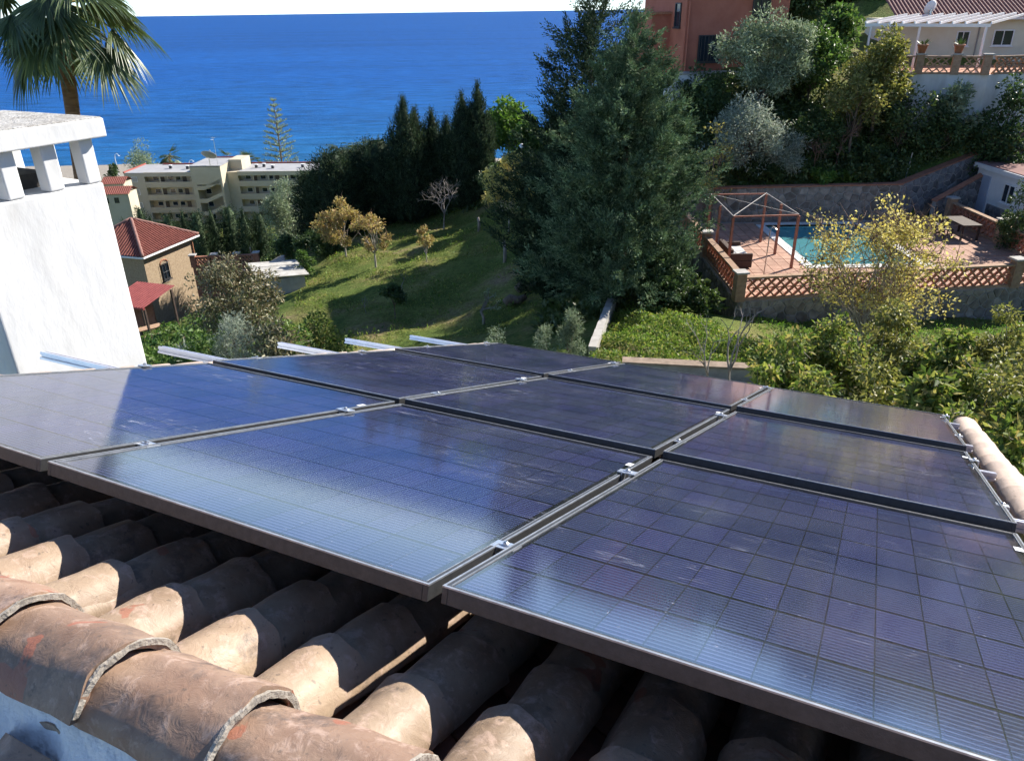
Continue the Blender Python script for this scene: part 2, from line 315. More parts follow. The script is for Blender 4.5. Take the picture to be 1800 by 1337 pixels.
ii, jj = np.meshgrid(np.arange(len(gy) - 1), np.arange(nv - 1), indexing='ij'); a0 = (ii * nv + jj).ravel()
Fq = np.stack([a0, a0 + 1, a0 + nv + 1, a0 + nv], -1)
def ground_mat():
    m = bpy.data.materials.new('hillside_ground'); m.use_nodes = True; n, l = nodes(m); b = n['Principled BSDF']
    tc = n.new('ShaderNodeTexCoord')
    def noise(sc, det=6, ro=.6):
        t = n.new('ShaderNodeTexNoise'); t.inputs['Scale'].default_value = sc; t.inputs['Detail'].default_value = det; t.inputs['Roughness'].default_value = ro; l.new(tc.outputs['Object'], t.inputs['Vector']); return t
    r = ramp(n, [(.3, (.065, .105, .023)), (.46, (.12, .16, .038)), (.57, (.19, .195, .062)), (.68, (.26, .20, .115))]); l.new(noise(.35).outputs['Fac'], r.inputs[0])
    r2 = ramp(n, [(.35, .55), (.65, 1.35)]); l.new(noise(5, 8, .75).outputs['Fac'], r2.inputs[0])
    mx = n.new('ShaderNodeMix'); mx.data_type = 'RGBA'; mx.blend_type = 'MULTIPLY'; mx.inputs[0].default_value = 1; l.new(r.outputs[0], mx.inputs[6]); l.new(r2.outputs[0], mx.inputs[7])
    # sand along the shore, by height above the sea
    sx = n.new('ShaderNodeSeparateXYZ'); l.new(tc.outputs['Object'], sx.inputs[0]); rs = n.new('ShaderNodeMapRange'); rs.inputs['From Min'].default_value = -44.6; rs.inputs['From Max'].default_value = -45.2
    l.new(sx.outputs['Z'], rs.inputs['Value']); ms = n.new('ShaderNodeMix'); ms.data_type = 'RGBA'; l.new(rs.outputs[0], ms.inputs[0]); l.new(mx.outputs[2], ms.inputs[6]); ms.inputs[7].default_value = (.30, .27, .23, 1)
    l.new(ms.outputs[2], b.inputs['Base Color']); b.inputs['Roughness'].default_value = .95; b.inputs['Specular IOR Level'].default_value = .1
    bp = n.new('ShaderNodeBump'); bp.inputs['Strength'].default_value = .9; bp.inputs['Distance'].default_value = .12; l.new(noise(7, 8, .75).outputs['Fac'], bp.inputs['Height']); l.new(bp.outputs[0], b.inputs['Normal'])
    return m
ground = bpy.data.objects.new('ground', np_mesh('ground', V, Fq, ground_mat(), True)); link(ground); tag(ground, kind='structure')

# ------------------------------------------------------------------ sea
SEA_Z = -47.0
def sea_mat():
    m = bpy.data.materials.new('sea_water'); m.use_nodes = True; n, l = nodes(m); b = n['Principled BSDF']
    tc = n.new('ShaderNodeTexCoord'); sx = n.new('ShaderNodeSeparateXYZ'); l.new(tc.outputs['Object'], sx.inputs[0])
    def noise(sx_, sy_, sc, det=5):
        mp = n.new('ShaderNodeMapping'); mp.inputs['Scale'].default_value = (sx_, sy_, 1); l.new(tc.outputs['Object'], mp.inputs[0])
        t = n.new('ShaderNodeTexNoise'); t.inputs['Scale'].default_value = sc; t.inputs['Detail'].default_value = det; t.inputs['Roughness'].default_value = .65; l.new(mp.outputs[0], t.inputs['Vector']); return t
    # water colour by depth: turquoise shallows, deep blue offshore, patchy currents
    pw = n.new('ShaderNodeMath'); pw.operation = 'ADD'; wob = noise(.004, .004, 1, 4); wm = n.new('ShaderNodeMath'); wm.operation = 'MULTIPLY'; wm.inputs[1].default_value = 160
    l.new(wob.outputs['Fac'], wm.inputs[0]); l.new(sx.outputs['Y'], pw.inputs[0]); l.new(wm.outputs[0], pw.inputs[1])
    mr = n.new('ShaderNodeMapRange'); mr.inputs['From Min'].default_value = 330; mr.inputs['From Max'].default_value = 1500; l.new(pw.outputs[0], mr.inputs['Value'])
    r = ramp(n, [(0.0, (.013, .105, .255)), (.10, (.010, .085, .26)), (.35, (.008, .074, .27)), (1.0, (.010, .070, .255))]); l.new(mr.outputs[0], r.inputs[0])
    st = noise(.0011, .008, 1, 6); rs = ramp(n, [(.35, .82), (.65, 1.16)]); l.new(st.outputs['Fac'], rs.inputs[0])
    w1 = noise(.05, .16, 1, 7); rw = ramp(n, [(.35, .62), (.65, 1.38)]); l.new(w1.outputs['Fac'], rw.inputs[0])  # wave glints painted as light and dark stripes in the water colour
    ma = n.new('ShaderNodeMix'); ma.data_type = 'RGBA'; ma.blend_type = 'MULTIPLY'; ma.inputs[0].default_value = 1; l.new(r.outputs[0], ma.inputs[6]); l.new(rs.outputs[0], ma.inputs[7])
    mb_ = n.new('ShaderNodeMix'); mb_.data_type = 'RGBA'; mb_.blend_type = 'MULTIPLY'; mb_.inputs[0].default_value = 1; l.new(ma.outputs[2], mb_.inputs[6]); l.new(rw.outputs[0], mb_.inputs[7])
    l.new(mb_.outputs[2], b.inputs['Base Color']); b.inputs['Roughness'].default_value = .5; b.inputs['IOR'].default_value = 1.33; b.inputs['Specular IOR Level'].default_value = .08
    bp = n.new('ShaderNodeBump'); bp.inputs['Strength'].default_value = .8; bp.inputs['Distance'].default_value = .9
    w2 = noise(.25, .55, 1, 6); l.new(w2.outputs['Fac'], bp.inputs['Height']); l.new(bp.outputs[0], b.inputs['Normal'])
    return m
sy = [225, 300, 400, 600, 1000, 2000, 5000, 12000, 40000, 120000]
sv = []; sf = []
for y in sy:
    for x in (-90000, -8000, -1500, -300, 300, 1500, 8000, 90000): sv.append((x, y, SEA_Z))
for i in range(len(sy) - 1):
    for k in range(7): a = i * 8 + k; sf.append((a, a + 1, a + 9, a + 8))
sea = bpy.data.objects.new('sea', np_mesh('sea', np.array(sv, np.float32), np.array(sf), sea_mat())); link(sea); tag(sea, kind='structure')
foam = MB()
for k in range(60):
    x0 = -210 + k * 5
    yb = [270 + 3 * math.sin(x * .06) + 1.2 * math.sin(x * .31) for x in (x0, x0 + 5)]
    foam.add([(x0, yb[0], SEA_Z + .05), (x0 + 5, yb[1], SEA_Z + .05), (x0 + 5, yb[1] + 1.6, SEA_Z + .05), (x0, yb[0] + 1.6, SEA_Z + .05)], [(0, 1, 2, 3)])
tag(foam.build('surf_foam', M('surf_foam', (.75, .78, .8), None, rough=.9)), kind='structure')

# ------------------------------------------------------------------ the near roof
RO = np.array([-1.17346278, 1.64501342, -1.01343855]); RU = np.array([.89014911, -.45481359, .02791339])
RV = np.array([.43792682, .83695503, -.32821696]); RN = np.array([.12591529, .30438606, .94418985])
def frame_matrix(o, x, y, z): return Matrix(((x[0], y[0], z[0], o[0]), (x[1], y[1], z[1], o[1]), (x[2], y[2], z[2], o[2]), (0, 0, 0, 1)))
ROOF = frame_matrix(RO, RU, RV, RN)
def RW(u, v, n): return RO + RU * u + RV * v + RN * n
UH = np.array([RU[0], RU[1], 0]); UH /= np.linalg.norm(UH); VH = np.array([-UH[1], UH[0], 0]); ZH = np.array([0, 0, 1.])
house = empty('tiled_house', mat=ROOF)
tag(house, 'white house with a barrel tile roof and chimney, carrying the solar panels', 'house')

def barrel(rad0, rad1, length, thick=.013, seg=14, rows=5, amp=.0025, seed=0, squash=.92, lip=0.0, arc=math.pi):
    """half-round tile along +y: y=0 the narrow uphill end, y=length the wide downhill end; crown at +z"""
    r_ = np.random.default_rng(seed); ph = r_.uniform(0, 6.28, 6); V = []; F = []
    for shell in (0, 1):
        for i in range(rows + 1):
            t = i / rows; rr = rad0 + (rad1 - rad0) * t - shell * thick
            for k in range(seg + 1):
                a = (math.pi - arc) / 2 + arc * k / seg
                w = amp * (math.sin(3 * a + ph[0] + 4 * t) + math.sin(7 * t * 2 + ph[1] + 2 * a) + .6 * math.sin(9 * a + ph[2]))
                y = t * length + (lip * .01 * math.sin(5 * a + ph[3]) if i == rows else 0) + (.004 * math.sin(6 * a + ph[4]) if i == rows else 0)
                V.append(((rr + w) * math.cos(a), y, (rr + w) * math.sin(a) * squash))
    n1 = (rows + 1) * (seg + 1)
    for i in range(rows):
        for k in range(seg):
            a = i * (seg + 1) + k; F.append((a, a + seg + 1, a + seg + 2, a + 1)); b = n1 + a; F.append((b, b + 1, b + seg + 2, b + seg + 1))
    for k in range(seg):
        a = rows * (seg + 1) + k; F.append((a, n1 + a, n1 + a + 1, a + 1)); F.append((k, k + 1, n1 + k + 1, n1 + k))
    for i in range(rows):
        a = i * (seg + 1); F.append((a, n1 + a, n1 + a + seg + 1, a + seg + 1)); a += seg; F.append((a, a + seg + 1, n1 + a + seg + 1, n1 + a))
    return V, F
def barrel_mesh(name, mat, **k):
    V, F = barrel(**k); return np_mesh(name, np.array(V), np.array(F), mat, True)
def autosm(o):
    m = o.modifiers.new('edge', 'EDGE_SPLIT'); m.split_angle = R(50); return o

U_L, U_R, V_E = -1.44, 2.50, 4.98        # left verge, right verge, eave
deck_mb = MB().box(U_L, U_R - .02, -.42, V_E - .06, -.345, -.277)
roof = deck_mb.build('roof', MT['deck'], house)
covers = [barrel_mesh('barrel_tile', MT['tile'], rad0=.068, rad1=.084, length=.42, seed=s, amp=.0022) for s in range(6)]
channels = [barrel_mesh('channel_tile', MT['channel'], rad0=.080, rad1=.094, length=.42, seed=20 + s, amp=.002, seg=8, rows=2) for s in range(2)]
PITCH = .2
cols = [.174 + PITCH * k for k in range(-8, 12)]
EXPO = .19
rest = MB()
for ci, u0 in enumerate(cols):
    for k in range(27):
        ve = -.055 + EXPO * k + random.uniform(-.012, .012); 
        if ve > V_E + .03: continue
        uu = u0 + random.uniform(-.006, .006)
        loc = (uu, ve - .42, -.228); rot = (R(3.0) + random.uniform(-.008, .008), 0, random.uniform(-.02, .02))
        loc_c = (u0 + PITCH / 2, ve - .42 + .06, -.184)
        if k < 7 or k > 25:
            autosm(inst('barrel_tile', random.choice(covers), roof, loc, rot))
            if k < 6: inst('channel_tile', random.choice(channels), roof, loc_c, (R(2), math.pi, 0))
        else:
            V, F = barrel(.068, .084, .42, seg=8, rows=1, amp=0); mt = Matrix.Translation(loc) @ Matrix.Rotation(rot[0], 4, 'X')
            rest.add([mt @ Vector(p) for p in V], F)
o = rest.build('tile_field', MT['tile'], roof, True); o['kind'] = 'stuff'
# ridge: tiles overlapping towards the right, bedded in mortar
ridge_meshes = [barrel_mesh('ridge_tile', MT['ridge_tile'], rad0=.085, rad1=.103, length=.42, thick=.017, seg=20, rows=8, seed=40 + s, amp=.003, arc=math.pi * .98) for s in range(5)]
VR, NR = -.395, -.158
for k in range(-8, 9):
    ue = .568 + .262 * k + random.uniform(-.008, .008)
    if ue > U_R + .2: continue
    autosm(inst('ridge_tile', ridge_meshes[k % 5], roof, (ue - .42, VR + random.uniform(-.004, .004), NR), (R(2.4), 0, -math.pi / 2)))
    # mortar pad closing the open end of the tile below
    mp_ = MB(); segs = 24
    for q, rr in ((0, .1038), (1, .0925)):
        for s in range(segs + 1):
            a = math.pi * (.04 + .92 * s / segs); w = .0012 * math.sin(s * 1.1 + k) + .0008 * math.sin(s * 2.9 + 2 * k)
            for du in (0, .006): mp_.v.append((ue + du - .004 + .001 * math.sin(s * 1.7 + k), VR + (rr + w - .001) * math.cos(a), NR + .0176 + (rr + w - .001) * math.sin(a) * .92))
    n1 = 2 * (segs + 1)
    for s in range(segs):
        a = 2 * s; mp_.f += [(a, a + 2, a + 3, a + 1), (a + 1, a + 3, n1 + a + 3, n1 + a + 1), (n1 + a, n1 + a + 1, n1 + a + 3, n1 + a + 2)]
    mp_.build('ridge_mortar', MT['mortar_grey'], roof)
# mortar bed on the near side of the ridge (white) and dabs on the far side
def lumpy_strip(name, pts_v, u0, u1, mat, parent, step=.05, amp=.006, seed=0):
    r_ = np.random.default_rng(seed); us = np.arange(u0, u1, step); m = len(pts_v); V = []; F = []
    for i, uu in enumerate(us):
        for (v_, n_) in pts_v: V.append((uu, v_ + r_.normal(0, amp), n_ + r_.normal(0, amp)))
    for i in range(len(us) - 1):
        for k in range(m - 1): a = i * m + k; F.append((a, a + 1, a + m + 1, a + m))
    return inst(name, np_mesh(name, np.array(V), np.array(F), mat, True), parent)
lumpy_strip('white_mortar_bed', [(-.450, -.115), (-.474, -.138), (-.486, -.17), (-.497, -.21), (-.522, -.26), (-.57, -.34)], U_L, U_R, MT['mortar_white'], roof, .03, .004, 3)
for k in range(-8, 9):
    ue = .568 + .262 * k
    dab = MB(); dab.lathe([(.012, -.02), (.022, -.008), (.020, .008), (.008, .018)], (ue + .012, VR + .098, NR + .01), 7); dab.build('mortar_dab', MT['mortar_white'], roof, True)
# near slope, falling towards the camera
SV2 = -VH * math.cos(R(19.6)) - ZH * math.sin(R(19.6)); SN2 = np.cross(UH, SV2) * -1
if SN2[2] < 0: SN2 = -SN2
ridge_o = RW(0, -.525, -.15)
# expressed in the house frame
Mloc = ROOF.inverted() @ frame_matrix(ridge_o, -UH, SV2, SN2)
near = MB().box(-U_R, -U_L, .02, 2.6, -.22, -.17); me = near.mesh('near_roof', MT['deck']); nr = bpy.data.objects.new('near_roof', me); link(nr, house); nr.matrix_local = Mloc
near_cov = [barrel_mesh('barrel_tile', MT['ridge_tile'], rad0=.072, rad1=.088, length=.42, seed=60 + s, amp=.003) for s in range(3)]
for ci in range(19):
    uu = -U_R + .15 + ci * PITCH
    for k in range(6):
        ve = .40 + k * .30
        autosm(inst('barrel_tile', random.choice(near_cov), nr, (uu + random.uniform(-.006, .006), ve - .40 + random.uniform(-.01, .01), -.072), (R(-2.2), 0, random.uniform(-.02, .02))))
        inst('channel_tile', channels[0], nr, (uu + PITCH / 2, ve - .30, -.06), (R(-2), math.pi, 0))
# verges
for k in range(26):
    v0 = -.30 + k * .205
    autosm(inst('verge_tile', barrel_mesh('verge_tile', MT['verge_tile'], rad0=.068, rad1=.078, length=.40, squash=.72, seed=80 + k, amp=.002) if k < 4 else bpy.data.objects['verge_tile'].data, roof, (-1.40, v0 - .2, -.112), (R(1.6), 0, random.uniform(-.015, .015))))
    autosm(inst('verge_tile', bpy.data.objects['verge_tile'].data, roof, (2.455, v0 - .2, -.098), (R(1.6), 0, random.uniform(-.015, .015))))
# walls below the roof
wall = MB()
gl = -9.8
def wbox(u0, u1, v0, v1):
    ztop = [RW(a, b, -.335)[2] for a, b in ((u0, v0), (u1, v0), (u1, v1), (u0, v1))]
    pts = [RW(a, b, -.335) for a, b in ((u0, v0), (u1, v0), (u1, v1), (u0, v1))]
    vs = [(p[0], p[1], gl) for p in pts] + [tuple(p) for p in pts]
    inv = ROOF.inverted(); wall.add([inv @ Vector([float(c) for c in p]) for p in vs], [(3, 2, 1, 0), (4, 5, 6, 7), (0, 1, 5, 4), (1, 2, 6, 5), (2, 3, 7, 6), (3, 0, 4, 7)])
wbox(U_L + .04, U_R - .06, -.40, V_E - .35)
wall.build('wall', MT['white_render'], house)
# chimney: shaft, pillars with openings, slab cap; edges parallel to the house
CH = frame_matrix(RO + RU * -2.0, UH, VH, ZH)    # local: x out of the lit face, y along it, z up
ch_z = RO[2] + RU[2] * -2.0
def zc(z): return z - ch_z
CIN = ROOF.inverted() @ CH
def ch_obj(name, mb, mat, parent, bevel=.008):
    o = bpy.data.objects.new(name, mb.mesh(name, mat)); link(o, parent)
    if parent is house: o.matrix_local = CIN
    m = o.modifiers.new('bevel', 'BEVEL'); m.width = bevel; m.segments = 3; m.limit_method = 'ANGLE'
    return o
y0, y1, dx = 1.035, 1.755, .72
shaft = MB().box(-dx, 0, y0, y1, zc(-9.5), zc(-.79))
sh = ch_obj('chimney', shaft, MT['white_render'], house, .012)
cap = MB().box(-dx - .05, .05, y0 - .05, y1 + .05, zc(-.562), zc(-.468)); co = ch_obj('chimney_cap', cap, MT['white_render'], sh)
cap2 = MB().box(-dx - .042, .042, y0 - .042, y1 + .042, zc(-.4685), zc(-.462)); ch_obj('cap_top', cap2, MT['cap_top'], sh, .003)
zb, zt = zc(-.788), zc(-.563)
ys = np.linspace(y0, y1 - .085, 4); pw_ = .085
for i, yv in enumerate(ys):
    for xf in (0, 1):
        x0 = -dx if xf else -.09
        mbp = MB().box(x0 + .004, x0 + .086, yv + (.002 if i else .004), yv + pw_ - (.004 if i == 3 else .002), zb, zt); ch_obj('pillar', mbp, MT['white_render'], sh, .008)
for xm in (-.38,):
    for yv in (y0, y1 - pw_):
        ch_obj('pillar', MB().box(xm - .0525 + .02, xm + .0525 + .02, yv + .004, yv + .071, zb, zt), MT['white_render'], sh, .008)
flue = MB().box(-dx + .20, -.20, y0 + .16, y1 - .16, zb - .01, zb + .07); ch_obj('flue_pot', flue, M('sooty_flue', (.03, .028, .026), (.07, .06, .05), 8), sh, .004)

# ------------------------------------------------------------------ solar array
PW, PL, GU, GV = 1.134, 1.568, .03, .032
frame_mb = MB()
fw, fh = .0125, .035
frame_mb.box(0, fw, 0, PL, -fh, 0); frame_mb.box(PW - fw, PW, 0, PL, -fh, 0)
frame_mb.box(fw + .0002, PW - fw - .0002, 0, fw, -fh, -.0001); frame_mb.box(fw + .0002, PW - fw - .0002, PL - fw, PL, -fh, -.0001)
frame_me = frame_mb.mesh('frame', MT['frame'])
lip = MB(); lw, lz = .004, .0006
lip.box(-.0004, lw, 0, PL, -.003, lz); lip.box(PW - lw, PW + .0004, 0, PL, -.003, lz); lip.box(lw + .0002, PW - lw - .0002, PL - lw, PL + .0004, -.003, lz); lip.box(lw + .0002, PW - lw - .0002, -.0004, .006, -.0025, lz)
lip.box(fw - .001, fw + .0006, fw, PL - fw, -.003, lz * .8); lip.box(PW - fw - .0006, PW - fw + .001, fw, PL - fw, -.003, lz * .8)
lip_me = lip.mesh('frame_edge', M('frame_edge_glint', (.46, .47, .49), (.30, .31, .33), 25, .35, metal=.6))  # sun glint put into the pale colour of these bare-metal edge strips
back_me = MB().box(fw, PW - fw, fw, PL - fw, -.009, -.0075).mesh('backsheet', MT['backsheet'])
glass_me = MB().add([(fw, fw, -.0022), (PW - fw, fw, -.0022), (PW - fw, PL - fw, -.0022), (fw, PL - fw, -.0022)], [(0, 1, 2, 3)]).mesh('glass_sheet', MT['glass'])
cpu, cpv = (PW - .055) / 12, (PL - .05) / 9
cell_me = MB().box(-cpu / 2 + .0014, cpu / 2 - .0014, -cpv / 2 + .0052, cpv / 2 - .0052, -.0006, 0).mesh('solar_cell', MT['cell'])
lbl_me = MB().box(0, .022, 0, .045, 0, .0004).mesh('sticker', M('white_sticker', (.8, .8, .8), None, rough=.5))
panel_labels = {
 (0, 0): 'black solar panel reflecting the white chimney, nearest the ridge at far left',
 (1, 0): 'black solar panel above the bare tiles with dusty hand smears, middle of front row',
 (2, 0): 'large black solar panel at lower right with its cell grid and silver lines clearly visible',
 (0, 1): 'deep blue reflecting solar panel in the middle row beside the projecting rails at left',
 (1, 1): 'black solar panel at the centre of the three by three array',
 (2, 1): 'black solar panel in the middle row at the right verge tiles',
 (0, 2): 'farthest black solar panel at the eave corner beside the left rails',
 (1, 2): 'black solar panel in the middle of the far row along the eave',
 (2, 2): 'dusty smeared solar panel in the far right corner by the leafy trees'}
for (c, r), lab in panel_labels.items():
    tilt = Matrix.Translation((0, PL / 2, 0)) @ Matrix.Rotation(R(-(.45, .65, .95)[c] + random.uniform(-.06, .06)), 4, 'X') @ Matrix.Rotation(R(random.uniform(-.1, .1)), 4, 'Y') @ Matrix.Translation((0, -PL / 2, 0))
    p = empty('solar_panel', mat=ROOF @ Matrix.Translation(((c - 1) * (PW + GU), r * (PL + GV), random.uniform(-.001, .001))) @ tilt)
    tag(p, lab, 'solar panel', 'solar panels on the roof')
    fo = inst('frame', frame_me, p); bm_ = fo.modifiers.new('bevel', 'BEVEL'); bm_.width = .0012; bm_.segments = 2; bm_.limit_method = 'ANGLE'
    inst('frame_edge', lip_me, p); inst('backsheet', back_me, p); inst('glass_sheet', glass_me, p)
    for i in range(12):
        for j in range(9): inst('solar_cell', cell_me, p, (.021 + cpu * (i + .5), .025 + cpv * (j + .5), -.0055))
    inst('sticker', lbl_me, p, (PW - .035, PL - .23, -.0008))
# rails with clamps
def rail_profile():
    w, h = .02, .038
    return [(-w, 0), (w, 0), (w, .011), (.012, .014), (.012, .020), (w, .023), (w, h), (.007, h), (.007, h - .010), (-.007, h - .010), (-.007, h), (-w, h), (-w, .023), (-.012, .020), (-.012, .014), (-w, .011)]
def rail_mesh(L):
    pr = rail_profile(); n = len(pr); V = [(0, y, z) for y, z in pr] + [(L, y, z) for y, z in pr]
    F = [(i, (i + 1) % n, n + (i + 1) % n, n + i) for i in range(n)]
    F += [tuple(reversed(range(n))), tuple(range(n, 2 * n))]
    m = MB(); m.add(V, F); return m.mesh('mounting_rail', MT['alu_mill'])
rail_me = rail_mesh(1.0)
mid_mb = MB().box(-.030, .030, -.022, .022, .001, .0045).box(-.0145, -.0115, -.022, .022, -.036, .001).box(.0115, .0145, -.022, .022, -.036, .001).box(-.0145, .0145, -.006, .006, .0045, .0075)
mid_me = mid_mb.mesh('mid_clamp', MT['alu'])
bolt_me = MB().lathe([(.007, 0), (.007, .007), (.004, .009)], (0, 0, .0046), 8).mesh('bolt', MT['steel'])
end_me = MB().box(-.018, .022, -.022, .022, .001, .0045).box(-.018, -.015, -.022, .022, -.036, .001).mesh('end_clamp', MT['alu'])
rail_v = [.30, 1.205, 1.90, 2.83, 3.62, 4.56]
rail_lab = ['silver mounting rail under the front row nearest the bare tiles', 'silver mounting rail ending in front of the white chimney',
            'silver mounting rail ending just right of the white chimney', 'silver mounting rail ending above the leafy shrubs, fourth from the ridge',
            'silver mounting rail fifth from the ridge, with its end over the shaded lawn', 'silver mounting rail farthest from the ridge, nearest the eave']
for i, (rv, lab) in enumerate(zip(rail_v, rail_lab)):
    u0 = -1.89 + [.0, 0, -.01, .03, -.02, -.04][i]; u1 = 2.372 + [0, .05, .01, 0.02, .0, .01][i]
    ro = empty('mounting_rail', mat=ROOF @ Matrix.Translation((u0, rv, -.0765))); tag(ro, lab, 'rail', 'mounting rails under the panels')
    b = inst('rail_bar', rail_me, ro, scale=(u1 - u0, 1, 1))
    for uc, me_, fl in ((-GU / 2, mid_me, 1), (PW + GU / 2, mid_me, 1), (-PW - GU, end_me, 1), (2 * PW + GU, end_me, -1)):
        c_ = inst('panel_clamp', me_, ro, (uc - u0, 0, .0765), (0, 0, 0 if fl > 0 else math.pi)); bb = inst('bolt', bolt_me, c_)

# ------------------------------------------------------------------ stone walls, balustrades
def clip(poly, p, nrm):
    out = []
    for i in range(len(poly)):
        a, b = poly[i], poly[(i + 1) % len(poly)]; da = (a[0] - p[0]) * nrm[0] + (a[1] - p[1]) * nrm[1]; db = (b[0] - p[0]) * nrm[0] + (b[1] - p[1]) * nrm[1]
        if da <= 0: out.append(a)
        if (da < 0 < db) or (db < 0 < da): t = da / (da - db); out.append((a[0] + (b[0] - a[0]) * t, a[1] + (b[1] - a[1]) * t))
    return out
def stone_cells(outline, size, gap, seed):
    r_ = np.random.default_rng(seed); xs = [p[0] for p in outline]; ys_ = [p[1] for p in outline]; pts = []
    row = 0; y = min(ys_) - size * .2
    while y < max(ys_) + size:
        x = min(xs) - size + (row % 2) * size * .5
        while x < max(xs) + size: pts.append((x + r_.uniform(-.36, .36) * size, y + r_.uniform(-.33, .33) * size)); x += size
        y += size * .8; row += 1
    cells = []
    for i, p in enumerate(pts):
        poly = list(outline)
        for j, q in enumerate(pts):
            if i == j: continue
            dx_, dy_ = q[0] - p[0], q[1] - p[1]; d = math.hypot(dx_, dy_)
            if d > 2.6 * size or d < 1e-6: continue
            k = (d / 2 - gap / 2) / d; poly = clip(poly, (p[0] + dx_ * k, p[1] + dy_ * k), (dx_ / d, dy_ / d))
            if len(poly) < 3: break
        if len(poly) >= 3:
            ar = abs(sum(poly[k][0] * poly[(k + 1) % len(poly)][1] - poly[(k + 1) % len(poly)][0] * poly[k][1] for k in range(len(poly)))) / 2
            if ar > .006: cells.append(poly)
    return cells
MT['stone'] = M('dark_field_stone', (.10, .10, .11), (.24, .235, .235), 2.5, .9, rand=.38, bump=.6, bscale=9, spec=.25)
MT['stone_warm'] = M('warm_field_stone', (.18, .155, .13), (.35, .305, .26), 2.5, .9, rand=.32, bump=.6, bscale=9, spec=.25)
MT['mortar'] = M('wall_mortar', (.26, .25, .24), (.36, .35, .33), 4, .95)
MT['brick_red'] = M('red_brick', (.30, .125, .075), (.42, .19, .12), 6, .9, rand=.15, bump=.4, bscale=25)
MT['brick_tan'] = M('tan_brick', (.30, .19, .12), (.42, .28, .19), 6, .9, rand=.15, bump=.4, bscale=25)
MT['terracotta'] = M('terracotta', (.38, .16, .09), (.48, .23, .14), 7, .85, rand=.1, bump=.2)
def stone_wall(name, label, p0, p1, b0, t0, b1, t1, thick=.35, size=.42, coping=MT['brick_red'], stone=MT['stone'], seed=0, cw=.08, group=None, extra=None):
    """wall from p0 to p1 (x,y); bottoms b0,b1 and tops t0,t1; the stones sit on the face to the right of p0->p1"""
    p0 = np.array(p0, float); p1 = np.array(p1, float); d = p1 - p0; L = np.linalg.norm(d); d /= L; nr_ = np.array([d[1], -d[0]])
    root = empty(name, (p0[0], p0[1], 0), math.atan2(d[1], d[0]))      # local x along, -y out of the face
    tag(root, label, 'wall', group)
    core = MB(); core.add([(0, 0, b0), (L, 0, b1), (L, thick, b1), (0, thick, b0), (0, 0, t0), (L, 0, t1), (L, thick, t1), (0, thick, t0)], [(0, 3, 2, 1), (4, 5, 6, 7), (0, 1, 5, 4), (1, 2, 6, 5), (2, 3, 7, 6), (3, 0, 4, 7)])
    core.build('wall_core', MT['mortar'], root)
    for k, poly in enumerate(stone_cells([(0, b0), (L, b1), (L, t1), (0, t0)], size, .035, seed)):
        n = len(poly); c_ = np.mean(poly, 0); dep = random.uniform(.02, .05); vs = [(x, 0.01, z) for x, z in poly] + [(c_[0] + (x - c_[0]) * .9, -dep, c_[1] + (z - c_[1]) * .88) for x, z in poly]
        mb = MB(); mb.add(vs, [tuple(range(n, 2 * n))] + [(i, (i + 1) % n, n + (i + 1) % n, n + i) for i in range(n)]); mb.build('stone', stone, root)
    if coping:
        cb = MB(); e = .05; cb.add([(-e, -e, t0 + .002), (L + e, -e, t1 + .002), (L + e, thick + e, t1 + .002), (-e, thick + e, t0 + .002), (-e, -e, t0 + cw), (L + e, -e, t1 + cw), (L + e, thick + e, t1 + cw), (-e, thick + e, t0 + cw)],
               [(0, 3, 2, 1), (4, 5, 6, 7), (0, 1, 5, 4), (1, 2, 6, 5), (2, 3, 7, 6), (3, 0, 4, 7)]); cb.build('coping', coping, root)
    return root
def lattice_block_mesh(w, h, mat):
    mb = MB(); t = .055; dpt = .055
    for a, b in (((0, 0), (w, h)), ((w, 0), (0, h))):
        ax, az = a; bx_, bz = b; dx_, dz = bx_ - ax, bz - az; L = math.hypot(dx_, dz); nx, nz = -dz / L * t / 2, dx_ / L * t / 2; k = .02
        ax += dx_ * k; az += dz * k; bx_ -= dx_ * k; bz -= dz * k; off = .004 if a[0] else 0
        mb.add([(ax + nx, -dpt - off, az + nz), (bx_ + nx, -dpt - off, bz + nz), (bx_ - nx, -dpt - off, bz - nz), (ax - nx, -dpt - off, az - nz), (ax + nx, dpt + off, az + nz), (bx_ + nx, dpt + off, bz + nz), (bx_ - nx, dpt + off, bz - nz), (ax - nx, dpt + off, az - nz)],
               [(3, 2, 1, 0), (4, 5, 6, 7), (0, 1, 5, 4), (1, 2, 6, 5), (2, 3, 7, 6), (3, 0, 4, 7)])
    mb.box(0, w, -.05, .05, h - .012, h + .012)
    return mb.mesh('lattice_block', mat)
